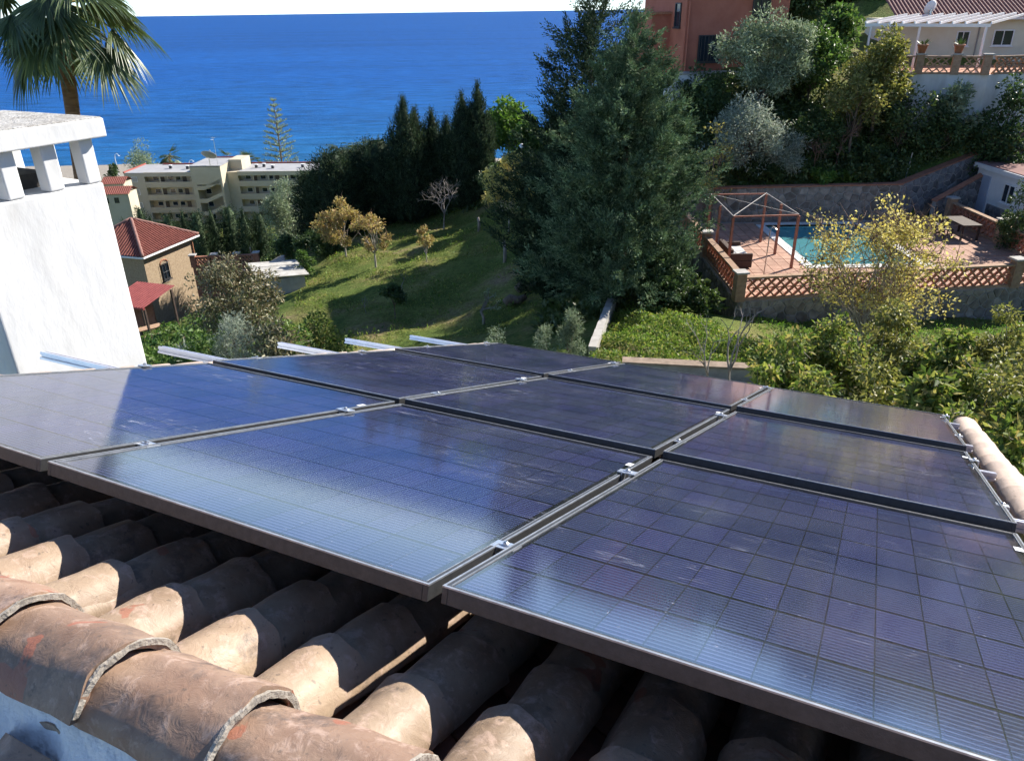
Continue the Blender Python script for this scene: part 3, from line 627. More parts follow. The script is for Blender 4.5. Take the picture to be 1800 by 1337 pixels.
def balustrade(name, label, p0, p1, z, piers, h=.92, rows=2, bw=.37, mat=None, pier_mat=None, pier_h=1.08, group='brick lattice balustrades', cat='balustrade'):
    mat = mat or MT['terracotta']; pier_mat = pier_mat or MT['brick_tan']
    p0 = np.array(p0, float); p1 = np.array(p1, float); d = p1 - p0; L = np.linalg.norm(d)
    root = empty(name, (p0[0], p0[1], z), math.atan2(d[1], d[0])); tag(root, label, cat, group)
    MB().box(0, L, -.11, .11, 0, .09).build('base_course', pier_mat, root)
    MB().box(0, L, -.13, .13, h - .07, h).build('coping', pier_mat, root)
    bh = (h - .17) / rows; me_ = lattice_block_mesh(bw, bh - .012, mat)
    n = int(L / bw)
    for i in range(n):
        if any(abs(i * bw + bw / 2 - s) < .28 for s in piers): continue
        for k in range(rows): inst('lattice_block', me_, root, (i * bw, 0, .092 + k * bh))
    for s in piers:
        pb = MB()
        for q in range(8): a = .19 - (.006 if q % 2 else 0); pb.box(s - a, s + a, -a, a, -.02 + q * (pier_h + .02) / 8, -.02 + (q + 1) * (pier_h + .02) / 8 - .004)
        pb.build('pier', pier_mat, root); MB().box(s - .25, s + .25, -.25, .25, pier_h, pier_h + .07).build('pier_cap', MT['concrete'], root)
    return root

# ------------------------------------------------------------------ pool terrace
PZ = -10.0
FL, FR, BL, BR = (8.62, 27.35), (24.6, 29.0), (8.62, 39.1), (24.6, 39.4)
MT['paver'] = M('terracotta_paver', (.36, .20, .14), (.47, .29, .21), 3, .85, rand=.14, bump=.2)
MT['grout'] = M('paver_bed', (.30, .24, .20), (.38, .31, .27), 4, .95)
PX0, PX1, PY0, PY1 = 13.0, 17.6, 31.6, 38.4       # pool
deck = MB()
dz0, dz1 = -11.6, PZ - .035
def quad_prism(poly): deck.prism(poly, dz0, dz1)
quad_prism([FL, (PX0 - .42, 27.35 + .1033 * (PX0 - .42 - 8.62)), (PX0 - .42, 39.2), BL])
quad_prism([(PX0 - .42, 27.35 + .1033 * (PX0 - .42 - 8.62)), (PX1 + .42, 27.35 + .1033 * (PX1 + .42 - 8.62)), (PX1 + .42, PY0 - .42), (PX0 - .42, PY0 - .42)])
quad_prism([(PX1 + .42, 27.35 + .1033 * (PX1 + .42 - 8.62)), FR, BR, (PX1 + .42, 39.3)])
quad_prism([(PX0 - .42, PY1 + .42), (PX1 + .42, PY1 + .42), (PX1 + .42, 39.3), (PX0 - .42, 39.2)])
terrace = deck.build('pool_terrace', MT['grout']); tag(terrace, kind='structure')
TS = .48; paver_me = MB().box(.012, TS - .012, .012, TS - .012, -.03, 0).mesh('paver', MT['paver']); cnt = 0; restp = MB()
for i in range(34):
    for j in range(26):
        x = 8.70 + i * TS; y = 27.3 + j * TS
        if y < 27.42 + .1033 * (x + TS - 8.62) or y + TS > 39.0 or x + TS > 24.5: continue
        if x + TS > PX0 - .42 and x < PX1 + .42 and y + TS > PY0 - .42 and y < PY1 + .42: continue
        zz = PZ + random.uniform(-.006, .004)
        if cnt < 296 and x < 19: inst('paver', paver_me, terrace, (x, y, zz)); cnt += 1
        else: restp.box(x + .012, x + TS - .012, y + .012, y + TS - .012, zz - .03, zz)
o = restp.build('paver_field', MT['paver'], terrace); o['kind'] = 'stuff'
MT['white_coping'] = M('white_stone', (.62, .60, .57), (.74, .72, .69), 6, .85, bump=.3, rand=.06)
pool = MB(); pz = PZ - 1.0
pool.add([(PX0, PY0, pz), (PX1, PY0, pz), (PX1, PY1, pz), (PX0, PY1, pz), (PX0, PY0, PZ), (PX1, PY0, PZ), (PX1, PY1, PZ), (PX0, PY1, PZ)], [(0, 1, 2, 3), (0, 4, 5, 1), (1, 5, 6, 2), (2, 6, 7, 3), (3, 7, 4, 0)])
pool_o = pool.build('swimming_pool', M('pool_tiles', (.30, .72, .74), (.38, .80, .80), 3, .5)); tag(pool_o, kind='structure')
for (x0, x1, yy0, yy1) in [(PX0 - .42, PX0, PY0 - .42 + k * .73, PY0 - .42 + (k + 1) * .73 - .01) for k in range(10)] + [(PX1, PX1 + .42, PY0 - .42 + k * .73, PY0 - .42 + (k + 1) * .73 - .01) for k in range(10)]:
    MB().box(x0, x1, yy0, min(yy1, PY1 + .42), PZ - .1, PZ + .02).build('coping_stone', MT['white_coping'], pool_o)
for k in range(6):
    x0 = PX0 + .005 + k * .766
    for yy0 in (PY0 - .42, PY1): MB().box(x0, x0 + .755, yy0, yy0 + .42, PZ - .1, PZ + .02).build('coping_stone', MT['white_coping'], pool_o)
wm_ = bpy.data.materials.new('pool_water'); wm_.use_nodes = True; n, l = nodes(wm_); n.remove(n['Principled BSDF'])
tr = n.new('ShaderNodeBsdfTransparent'); tr.inputs[0].default_value = (.80, .96, .96, 1); gls = n.new('ShaderNodeBsdfGlossy'); gls.inputs['Roughness'].default_value = .03; fz = n.new('ShaderNodeFresnel'); fz.inputs['IOR'].default_value = 1.33
tc = n.new('ShaderNodeTexCoord'); tx = n.new('ShaderNodeTexNoise'); tx.inputs['Scale'].default_value = 2.2; bp = n.new('ShaderNodeBump'); bp.inputs['Strength'].default_value = .15; bp.inputs['Distance'].default_value = .05
l.new(tc.outputs['Object'], tx.inputs['Vector']); l.new(tx.outputs['Fac'], bp.inputs['Height']); l.new(bp.outputs[0], gls.inputs['Normal'])
mx = n.new('ShaderNodeMixShader'); l.new(fz.outputs[0], mx.inputs[0]); l.new(tr.outputs[0], mx.inputs[1]); l.new(gls.outputs[0], mx.inputs[2]); dfw = n.new('ShaderNodeBsdfDiffuse'); dfw.inputs['Color'].default_value = (.20, .60, .64, 1); mw = n.new('ShaderNodeMixShader'); mw.inputs[0].default_value = .3
l.new(mx.outputs[0], mw.inputs[1]); l.new(dfw.outputs[0], mw.inputs[2]); l.new(mw.outputs[0], n['Material Output'].inputs['Surface'])
MB().add([(PX0, PY0, PZ - .13), (PX1, PY0, PZ - .13), (PX1, PY1, PZ - .13), (PX0, PY1, PZ - .13)], [(0, 1, 2, 3)]).build('pool_water', wm_, pool_o)

stone_wall('stone_wall', 'dark stone base wall under the front balustrade of the pool terrace', FL, FR, -11.7, PZ - .06, -11.5, PZ - .06, .3, .42, None, MT['stone_warm'], 1)
stone_wall('stone_wall', 'stone side wall under the left balustrade of the pool terrace beside the conifer', (8.62, 39.1), (8.62, 27.35), -11.6, PZ - .06, -11.7, PZ - .06, .3, .42, None, MT['stone_warm'], 2)
stone_wall('stone_wall', 'long stone retaining wall with red coping behind the swimming pool', (8.2, 39.45), (20.3, 39.75), -10.3, -8.38, -10.3, -8.34, .35, .46, MT['brick_red'], MT['stone_warm'], 3, .07)
stone_wall('stone_wall', 'dark stone wall climbing to the right below the yellow house', (20.36, 39.9), (29.5, 43.8), -10.4, -8.36, -9.6, -6.2, .35, .46, MT['brick_red'], MT['stone'], 4, .07)
stone_wall('stone_wall', 'dark stone stair wall between the climbing wall and the white shed', (22.2, 39.6), (25.5, 40.9), -10.2, -9.2, -9.4, -7.9, .25, .42, MT['brick_red'], MT['stone'], 5, .06)
stone_wall('stone_wall', 'dark stone stair wall rising behind the white shed roof', (26.2, 41.3), (31.5, 43.4), -9.5, -7.4, -7.9, -5.9, .25, .42, MT['brick_red'], MT['stone'], 6, .06)
balustrade('balustrade', 'terracotta lattice balustrade along the near edge of the pool terrace', (8.62, 27.5), (24.5, 29.15), PZ - .04, [.05, 6.2, 11.25, 15.7])
balustrade('balustrade', 'terracotta lattice balustrade on the left side of the pool by the conifer', (8.78, 38.9), (8.78, 27.9), PZ - .04, [5.6])
balustrade('balustrade', 'terracotta lattice balustrade on the shaded right side of the pool below the shed', (22.75, 39.3), (22.65, 30.2), PZ, [.2, 4.75, 8.9], mat=MT['brick_red'])

# pool pergola frame: six square posts, top beams, tie wires
MT['post'] = M('rust_brown_post', (.27, .12, .085), (.34, .165, .115), 5, .7)
pg = empty('pergola_frame', (10.5, 33.3, PZ)); tag(pg, 'open rust-brown pergola frame of six posts on the pool terrace', 'pergola')
gp = [(9.2, 31.1), (9.2, 33.2), (9.3, 35.3), (11.95, 31.25), (11.9, 33.3), (11.85, 35.3)]
for x, y in gp: MB().box(x - 10.5 - .05, x - 10.5 + .05, y - 33.3 - .05, y - 33.3 + .05, 0, 2.24).build('post', MT['post'], pg)
def pbar(a, b, w=.06, mat=MT['post'], nm='beam'): MB().bar((a[0] - 10.5, a[1] - 33.3, a[2]), (b[0] - 10.5, b[1] - 33.3, b[2]), w).build(nm, mat, pg)
pbar((9.2, 31.1, 2.27), (11.95, 31.25, 2.27)); pbar((9.3, 35.3, 2.27), (11.85, 35.3, 2.27)); MT['cord'] = M('pale_cord', (.42, .41, .39), None)
pbar((9.2, 31.1, 2.3), (9.3, 35.3, 2.3), .022, MT['cord'], 'tie_wire'); pbar((11.95, 31.25, 2.3), (11.85, 35.3, 2.3), .022, MT['cord'], 'tie_wire')
pbar((9.2, 31.1, 2.31), (11.85, 35.3, 2.31), .022, MT['cord'], 'tie_wire'); pbar((9.3, 35.3, 2.29), (11.95, 31.25, 2.29), .02, MT['cord'], 'tie_wire')
# wicker sofa
sf_ = empty('wicker_sofa', (9.75, 32.2, PZ)); tag(sf_, 'dark brown wicker sofa with pale seat cushion at the pool side', 'sofa')
wk = M('wicker', (.055, .035, .028), (.10, .065, .05), 30, .8, bump=.6, bscale=60); cu = M('pale_cushion', (.50, .48, .46), (.58, .56, .54), 4, .9)
MB().box(-.45, .5, -1.0, 1.0, .05, .36).build('base', wk, sf_, bevel=.03); MB().box(-.50, -.28, -.86, .86, .362, .80).build('backrest', wk, sf_, bevel=.03)
for s in (-1, 1): MB().box(-.45, .5, s * .93 - .065, s * .93 + .065, .363, .66).build('armrest', wk, sf_, bevel=.03)
for k in range(2): MB().box(-.26, .48, -.85 + k * .86, -.01 + k * .86, .364, .49).build('seat_cushion', cu, sf_, bevel=.04)
# shower pole and drain, valve, pool ladder
sp = empty('shower_pole', (10.34, 29.85, PZ)); tag(sp, 'thin bent shower pole standing on the terracotta paving', 'shower'); ml = M('dull_steel', (.42, .40, .38), None, rough=.4, metal=.6)
MB().tube([(0, 0, 0), (.02, 0, 1.3), (.06, .1, 2.0), (.16, .2, 2.12), (.3, .3, 2.05)], .022, 6).build('pipe', ml, sp); MB().lathe([(.03, .04), (.09, .0)], (.32, .32, 1.98), 10).build('shower_head', ml, sp); MB().lathe([(.14, 0), (.14, .03), (.05, .04)], (0, 0, 0), 10).build('foot_plate', ml, sp)
bz = MB().tube([(0, 0, 0), (0, 0, .16)], .03, 6).tube([(-.08, 0, .17), (.08, 0, .17)], .022, 5).tube([(0, 0, .17), (0, 0, .27)], [.02, .035], 5)
tag(bz.build('pool_valve', M('dark_metal', (.03, .03, .03), None, rough=.5)), 'small dark valve on the white pool edge at its near corner', 'valve'); bpy.data.objects['pool_valve'].location = (12.78, 31.9, PZ + .02)
# dark garden table group at the right
tb = empty('garden_table', (21.6, 35.9, PZ)); tag(tb, 'dark garden table in the shade beside the right balustrade', 'table'); dkm = M('dark_wood', (.045, .028, .024), (.075, .05, .04), 6, .7)
MB().box(-.45, .45, -.9, .9, .68, .74).build('table_top', dkm, tb)
for sx_ in (-1, 1):
    for sy_ in (-1, 1): MB().box(sx_ * .38 - .04, sx_ * .38 + .04, sy_ * .8 - .04, sy_ * .8 + .04, 0, .679).build('leg', dkm, tb)
for k, (dx_, dy_) in enumerate(((-.85, -.3), (-.8, .55))):
    ch_ = empty('garden_chair', (21.6 + dx_, 35.9 + dy_, PZ)); tag(ch_, ['dark garden chair nearer the pool front, beside the shaded table', 'dark garden chair farther back, beside the shaded table'][k], 'chair', 'garden chairs by the pool')
    MB().box(-.22, .22, -.22, .22, .42, .46).build('seat', dkm, ch_); MB().box(-.26, -.222, -.22, .22, .46, .9).build('backrest', dkm, ch_)
    for a in (-1, 1):
        for b in (-1, 1): MB().box(a * .19 - .02, a * .19 + .02, b * .19 - .02, b * .19 + .02, 0, .419).build('leg', dkm, ch_)

# ------------------------------------------------------------------ buildings near the pool
def window(parent, mat_frame, loc, w, h, rz, depth=.08, mull=1, sill=True, name='window', pane=None):
    """window on a wall; local y points out of the wall"""
    f = MB(); t = .06
    f.box(-w / 2, -w / 2 + t, -.02, depth, 0, h); f.box(w / 2 - t, w / 2, -.02, depth, 0, h); f.box(-w / 2 + t, w / 2 - t, -.02, depth, 0, t); f.box(-w / 2 + t, w / 2 - t, -.02, depth, h - t, h)
    for k in range(mull): x = -w / 2 + w * (k + 1) / (mull + 1); f.box(x - .02, x + .02, -.01, depth - .01, t, h - t)
    o = bpy.data.objects.new(name, f.mesh(name, mat_frame)); link(o, parent); o.location = Vector([float(c) for c in loc]); o.rotation_euler = (0, 0, rz)
    MB().add([(-w / 2 + t, .02, t), (w / 2 - t, .02, t), (w / 2 - t, .02, h - t), (-w / 2 + t, .02, h - t)], [(3, 2, 1, 0)]).build('pane', pane or MT['pane'], o)
    if sill: MB().box(-w / 2 - .06, w / 2 + .06, -.02, depth + .06, -.06, -.002).build('sill', mat_frame, o)
    return o
MT['white_paint'] = M('white_paint', (.74, .74, .74), (.80, .80, .80), 2, .7)
MT['white_frame'] = M('white_frame', (.78, .78, .78), None, rough=.5)
def boxwall(mb, poly, z0, z1): mb.prism(poly, z0, z1)
# white shed: long lit-white face looks left towards the pool
sh0, sh1 = np.array((24.95, 41.2)), np.array((25.1, 36.0)); sd = (sh1 - sh0) / np.linalg.norm(sh1 - sh0); sn = np.array((sd[1], -sd[0])); 
shed = empty('white_shed', (24.95, 41.2, PZ), math.atan2(sd[1], sd[0])); tag(shed, 'small white flat-roofed shed with a stone plinth right of the pool', 'shed')
MB().box(0, 5.2, 0, 4.2, .0, 2.25).build('wall', MT['white_paint'], shed); MB().box(-.18, 5.4, -.2, 4.3, 2.26, 2.48).build('roof_edge', MT['white_paint'], shed)
MB().box(-.1, 5.3, -.1, 4.2, 2.482, 2.52).build('roof', M('red_roof_felt', (.20, .10, .09), (.27, .15, .13), 3, .95), shed)
dr = MB().box(.45, 1.25, -.04, .02, .02, 1.95).build('door', M('pale_door', (.40, .45, .55), None, rough=.5), shed); MB().tube([(1.15, -.08, .95), (1.15, -.08, 1.1)], .015, 5).build('door_handle', MT['steel'], dr)
window(shed, MT['white_frame'], (2.9, 0, .95), .95, .95, math.pi, mull=1)
for k, poly in enumerate(stone_cells([(1.45, .02), (5.19, .02), (5.19, .62), (1.45, .62)], .36, .035, 9)):
    n_ = len(poly); mbs = MB(); mbs.add([(x, -.002, z) for x, z in poly] + [(x, -.05, z) for x, z in poly], [tuple(range(n_, 2 * n_))] + [(i, (i + 1) % n_, n_ + (i + 1) % n_, n_ + i) for i in range(n_)]); mbs.build('plinth_stone', MT['stone'], shed)
MB().box(1.42, 5.195, -.012, -.001, .0, .64).build('plinth', MT['mortar'], shed)

# red house behind the conifer
MT['red_wall'] = M('red_render', (.42, .135, .085), (.50, .175, .115), 1.2, .92, bump=.25, bscale=20)
rh = empty('red_house', (10.2, 48, -3.2), R(12)); tag(rh, 'brick-red rendered house standing behind the tall conifer', 'house')
MB().box(0, 6.4, 0, 6.5, -2.5, 4.2).build('wall', MT['red_wall'], rh); MB().box(-.25, 6.6, -.25, 6.7, 4.202, 4.4).build('roof', MT['terracotta'], rh)
bay = MB().box(-1.2, -.002, 2.2, 6.0, -2.5, 2.9).build('side_wing', MT['red_wall'], rh); MB().box(-1.35, -.004, 2.05, 6.1, 2.902, 3.04).build('wing_roof', MT['terracotta'], bay)
dkf = M('dark_frame', (.05, .05, .055), None, rough=.5)
w_ = window(rh, dkf, (1.55, -.0, .35), 1.35, 1.45, math.pi, mull=1); window(rh, dkf, (4.6, 0, 2.6), 1.1, 1.2, math.pi, mull=1); window(rh, dkf, (4.2, 0, .35), 1.1, 1.3, math.pi, mull=1)
for k in range(6): MB().tube([(1.02 + k * .21, -.13, .4), (1.02 + k * .21, -.13, 1.8)], .012, 4).build('window_bar', dkf, rh)
window(rh, dkf, (-.0, 1.1, 2.2), .8, 1.3, math.pi / 2, mull=0); 
MB().box(3.9, 5.3, -.75, -.002, 3.92, 4.0).build('awning', MT['white_paint'], rh)
MB().box(-.6, 7, -.5, -.01, -.5, -.12).build('base_slab', MT['concrete'], rh)
MB().tube([(.15, -.06, -2), (.15, -.06, 4.1)], .05, 6).build('downpipe', MT['red_wall'], rh)
rt = empty('terrace_wall', (10.0, 46.6, -5.4), R(10)); tag(rt, 'pale terrace wall at the foot of the red house', 'wall'); MB().box(-1, 7.5, 0, .3, -1, 2.0).build('wall_core', MT['white_paint'], rt); MB().box(-1.05, 7.55, -.05, .35, 2.002, 2.1).build('coping', MT['concrete'], rt)

# yellow house with red roof, white pergola, terrace and balustrade
MT['yellow_wall'] = M('cream_yellow_render', (.66, .61, .46), (.73, .69, .55), 1.0, .92)
def ribbed(mb, e0, e1, up, H, wl, wr, pitch, r, ribs=True):
    e0 = np.array(e0, float); e1 = np.array(e1, float); d = e1 - e0; L = np.linalg.norm(d); d /= L; up = np.array(up, float); up /= np.linalg.norm(up); nr_ = np.cross(d, up)
    if nr_[2] < 0: nr_ = -nr_
    def hh(w): return H * max(0, min(1, w / wl if wl > 0 else 1, (L - w) / wr if wr > 0 else 1))
    pts = [e0, e1, e1 - d * wr + up * H, e0 + d * wl + up * H]
    if abs(L - wl - wr) < .01: pts = pts[:3]
    mb.add([tuple(p) for p in pts], [tuple(range(len(pts)))])
    w = pitch / 2
    while w < L and ribs:
        h_ = hh(w)
        if h_ > .1:
            for k in range(5):
                a0_, a1_ = math.pi * k / 5, math.pi * (k + 1) / 5
                q = [e0 + d * (w + r * math.cos(a)) + nr_ * r * math.sin(a) for a in (a0_, a1_)]
                mb.add([q[0], q[1], q[1] + up * h_, q[0] + up * h_], [(0, 1, 2, 3)])
        w += pitch
MT['red_tile'] = M('red_clay_roof', (.19, .06, .045), (.29, .10, .075), 4, .85)
MT['red_tile_b'] = M('brown_clay_roof', (.20, .10, .085), (.30, .16, .13), 4, .85)
yh = empty('yellow_house', (24.0, 51.5, -3.3), R(-8)); tag(yh, 'cream yellow bungalow with a red tiled roof on the hillside terrace', 'house')
MB().box(0, 16, 0, 7, -.5, 2.55).build('wall', MT['yellow_wall'], yh)
yr = MB(); ribbed(yr, (-.3, -.45, 2.6), (16.3, -.45, 2.6), (0, .94, .34), 4.4, 0, 0, .23, .075); yr.box(-.3, 16.3, -.45, -.35, 2.45, 2.6); ro_ = yr.build('roof', MT['red_tile_b'], yh)
MB().box(-.4, 16.3, -.62, -.452, 2.46, 2.6).build('gutter', MT['white_paint'], yh)
for k, (x, w, h) in enumerate(((3.9, .75, .85), (6.2, 1.15, .9), (10.0, 1.1, 1.2))): window(yh, MT['white_frame'], (x, 0, 1.0 if k < 2 else .75), w, h, math.pi, mull=1)
MB().tube([(4.75, -.06, -.3), (4.75, -.06, 2.4)], .05, 6).build('downpipe', M('grey_pipe', (.32, .31, .28), None), yh)
# terrace in front
ta, tb_, tc_ = np.array((20.3, 44.8)), np.array((25.4, 43.1)), np.array((31.5, 44.4))
tt = empty('hillside_terrace', (ta[0], ta[1], -3.35)); tag(tt, 'white rendered terrace wall below the yellow house', 'terrace')
mfl = MB(); mfl.prism([(.3, .3), (float((tb_ - ta)[0]), float((tb_ - ta)[1]) + .35), (float((tc_ - ta)[0]) - .3, float((tc_ - ta)[1]) + .3), (12.8, 8.8), (2.6, 8.8)], .002, .02); mfl.build('terrace_floor', MT['terracotta'], tt)
mbt = MB(); mbt.prism([(0, 0), tuple(tb_ - ta), tuple(tc_ - ta), (13, 9), (2.4, 9)], -3.6, 0); mbt.build('terrace_wall', M('stained_white', (.52, .50, .46), (.72, .71, .69), .9, .92, lo=.3, hi=.55, stretch=(1, 1, .35)), tt)
balustrade('balustrade', 'brown brick balustrade with two flower pots below the white pergola', ta + np.array((.1, .1)), tb_ + np.array((-.1, .08)), -3.34, [.15, 1.9, 3.65, 5.1], h=.9, mat=MT['brick_tan'], pier_mat=MT['brick_tan'], pier_h=.95)
balustrade('balustrade', 'brown brick balustrade running off right below the yellow house', tb_ + np.array((.25, .12)), tc_ + np.array((0, .08)), -3.34, [2.2, 4.4], h=.9, mat=MT['brick_tan'], pier_mat=MT['brick_tan'], pier_h=.95)
for k, (s, lab) in enumerate(((1.9, 'terracotta flower pot with a trailing plant on the balustrade pier'), (3.65, 'terracotta flower pot with a cactus on the balustrade pier'))):
    dd = (tb_ - ta) / np.linalg.norm(tb_ - ta); q = ta + np.array((.1, .1)) + dd * s
    fp = empty('flower_pot', (q[0], q[1], -2.32)); tag(fp, lab, 'flower pot', 'pots on the balustrade')
    MB().lathe([(.16, 0), (.24, .36), (.28, .37), (.28, .44), (.23, .44)], (0, 0, 0), 12).build('pot', MT['terracotta'], fp, True)
    pl = MB()
    for j in range(26):
        a = random.uniform(0, 6.28); e = random.uniform(.3, 1.3); L_ = random.uniform(.15, .42); c0 = Vector((math.cos(a) * .12, math.sin(a) * .12, .43)); dv = Vector((math.cos(a) * math.cos(e), math.sin(a) * math.cos(e), math.sin(e))) * L_; sd_ = Vector((-math.sin(a), math.cos(a), 0)) * .05
        pl.add([c0, c0 + dv * .5 + sd_, c0 + dv, c0 + dv * .5 - sd_], [(0, 1, 2, 3)])
    pl.build('plant', leafmat('pot_plant_%d' % k, [(.05, .09, .03), (.10, .16, .05)], .1), fp)
wp = empty('white_pergola', (19.6, 47.2, -3.34), 0); tag(wp, 'white slatted pergola roof in front of the yellow house', 'pergola')
def wbar(a, b, w=.1, h=None, nm='beam'): MB().bar(np.array(a) - np.array((19.6, 47.2, -3.34)), np.array(b) - np.array((19.6, 47.2, -3.34)), w, h).build(nm, MT['white_frame'], wp)
Af, Bf = np.array((19.9, 46.6, -.95)), np.array((25.75, 44.6, -1.02)); Ab, Bb = np.array((24.2, 51.0, -.62)), np.array((31, 50.1, -.62))
wbar(Af, Bf, .1, .16); 
for k in range(11):
    t = k / 10; wbar(Af + (Bf - Af) * t + np.array((0, 0, .12)), Ab + (Bb - Ab) * t + np.array((0, 0, .12)), .07, .12, 'slat')
for t in (0.05, .45, .97):
    q = Af + (Bf - Af) * t; wbar((q[0], q[1], -3.33), (q[0], q[1], -1.04), .1, .1, 'post')
def dish(name, label, loc, r, az, el, mat, mast=.5):
    e = empty(name, loc, az); tag(e, label, 'satellite dish'); mbd = MB(); prof = [(r * k / 6, .32 * r * (k / 6) ** 2) for k in range(7)]; seg = 20; b = 0; vs = []
    for rr, z in prof:
        for k in range(seg): a = 2 * math.pi * k / seg; vs.append(Matrix.Rotation(el, 3, 'X') @ Vector((rr * math.cos(a), rr * math.sin(a), z)))
    fs = [(i * seg + k, i * seg + (k + 1) % seg, (i + 1) * seg + (k + 1) % seg, (i + 1) * seg + k) for i in range(6) for k in range(seg)]
    mbd.add([v + Vector((0, 0, mast + r * .6)) for v in vs], fs); do = mbd.build('dish', mat, e, True); sm_ = do.modifiers.new('solid', 'SOLIDIFY'); sm_.thickness = .02 * r + .008
    MB().tube([(0, 0, 0), (0, 0, mast + r * .55)], .05 * max(1, r), 6).build('mast', MT['steel'], e)
    fx = Matrix.Rotation(el, 3, 'X') @ Vector((0, 0, r * .9)); cc = Vector((0, 0, mast + r * .6))
    for k in range(3):
        a = 2 * math.pi * k / 3 + .5; q = Matrix.Rotation(el, 3, 'X') @ Vector((r * .98 * math.cos(a), r * .98 * math.sin(a), .32 * r)); MB().tube([q + cc, fx + cc], .025 * max(.5, r), 4).build('feed_arm', MT['steel'], e)
    MB().lathe([(.06 * r + .02, -.1 * r), (.06 * r + .02, .1 * r)], fx + cc, 8).build('feed_horn', MT['steel'], e); return e
dish('satellite_dish', 'small white satellite dish above the pergola of the yellow house', P(1634, 33, 50.3), .42, R(200), R(70), MT['white_paint'], .3)
# posts of the hillside fence
fpz = M('galvanised', (.45, .45, .45), None, rough=.4, metal=.5)
for k, (px, py, lab) in enumerate(((1592, 308, 'thin metal fence post left on the dark slope above the stone wall'), (1722, 250, 'thin metal fence post on the dark slope below the white terrace wall'))):
    q = P(px, py, [41.2, 42.8][k]); z0 = T(q[0], q[1]); MB().tube([(q[0], q[1], z0 - .2), (q[0] + .12, q[1], z0 + 1.3)], .03, 6).build('fence_post', fpz); tag(bpy.data.objects[('fence_post' if k == 0 else 'fence_post.001')], lab, 'post', 'fence posts on the slope')

# low garden walls near us
gw = empty('garden_wall', (2.46, 21.3, 0)); tag(gw, 'narrow pale garden wall running away beside the weeds and the conifer', 'wall')
wa, wb_ = np.array((2.46, 21.3)), np.array((4.5, 30.0)); dn = wb_ - wa; dl = np.linalg.norm(dn); gw.rotation_euler = (0, 0, math.atan2(dn[1], dn[0]))
MB().add([(0, -.11, -11), (dl, -.11, -11.6), (dl, .11, -11.6), (0, .11, -11), (0, -.11, -9.25), (dl, -.11, -9.85), (dl, .11, -9.85), (0, .11, -9.25)], [(0, 3, 2, 1), (4, 5, 6, 7), (0, 1, 5, 4), (1, 2, 6, 5), (2, 3, 7, 6), (3, 0, 4, 7)]).build('wall_core', MT['concrete'], gw)
for k in range(11):
    s0 = k * dl / 11; MB().box(s0 + .01, s0 + dl / 11 - .01, -.125, .125, 0, .05).build('coping_stone', MT['concrete'], gw); o = bpy.data.objects[[x.name for x in gw.children if x.name.startswith('coping_stone')][-1]]; o.location = (0, 0, -9.24 - .6 * (k + .5) / 11); o.rotation_euler = (0, 0, 0)
nw = empty('garden_wall', (3.2, 19.6, 0)); tag(nw, 'weathered concrete retaining wall just beyond the eave, below the weeds', 'wall')
a_, b_ = np.array((3.2, 19.9)), np.array((9.5, 18.9)); d_ = b_ - a_; nw.location = (a_[0], a_[1], 0); nw.rotation_euler = (0, 0, math.atan2(d_[1], d_[0])); Ln = np.linalg.norm(d_)
MB().box(0, Ln, 0, .3, -12, -9.15).build('wall_core', MT['mortar'], nw); MB().box(-.03, Ln, -.04, .34, -9.148, -9.08).build('coping', M('dirty_coping', (.20, .15, .11), (.33, .25, .19), 4, .95), nw)

# ------------------------------------------------------------------ hip-roofed brick house down the slope
EZ = -15.0
Fc = np.array((-25.4, 51.3)); Rc = np.array((-23.7, 57.2)); ev = Rc - Fc; Ls = np.linalg.norm(ev); ex = ev / Ls; ey = np.array((-ex[1], ex[0]))
MT['buff_brick'] = M('buff_brick', (.28, .205, .13), (.40, .305, .205), 9, .92, bump=.4, bscale=20)
hh_ = empty('brick_house', (Fc[0], Fc[1], EZ), math.atan2(ex[1], ex[0])); tag(hh_, 'buff brick house with a pyramid red tiled roof beside the white chimney', 'house')
MB().box(.45, Ls - .45, .45, Ls - .45, -6.5, -.1).build('wall', MT['buff_brick'], hh_)
rf = MB(); hs_ = 1.75; sl = math.hypot(hs_, Ls / 2)
cen = np.array((Ls / 2, Ls / 2, hs_)); crn = [(0, 0, 0), (Ls, 0, 0), (Ls, Ls, 0), (0, Ls, 0)]
for k in range(4):
    a, b = np.array(crn[k], float), np.array(crn[(k + 1) % 4], float); mid = (a + b) / 2; ribbed(rf, a, b, cen - mid, sl, Ls / 2, Ls / 2, .235, .085)
rfo = rf.build('roof', MT['red_tile'], hh_)
for k in range(4):
    pts = [np.array(crn[k]) * (1 - t) + cen * t + np.array((0, 0, .04)) for t in np.linspace(0, 1, 12)]; MB().tube(pts, [.13 - .02 * (i % 2) for i in range(12)], 8).build('hip_ridge', MT['red_tile_b'], rfo, True)
MB().box(-.02, Ls + .02, -.06, -.001, -.14, -.02).build('gutter', MT['white_paint'], hh_); MB().box(-.06, -.001, -.02, Ls + .02, -.14, -.02).build('gutter', MT['white_paint'], hh_)
MB().box(.05, Ls - .05, .05, Ls - .05, -.16, -.1).build('eave_soffit', MT['white_paint'], hh_)
wz = window(hh_, dkf, (2.35, .45, -2.35), .75, 1.15, math.pi, mull=1, sill=True)
gr = MB()
for k in range(6): gr.tube([(1.97 + k * .15, .27, -2.5), (1.97 + k * .15, .27, -1.05 + .18 * math.sin(math.pi * k / 5))], .014, 4)
for z in (-2.45, -1.75, -1.1): gr.tube([(1.93, .27, z), (2.77, .27, z)], .014, 4)
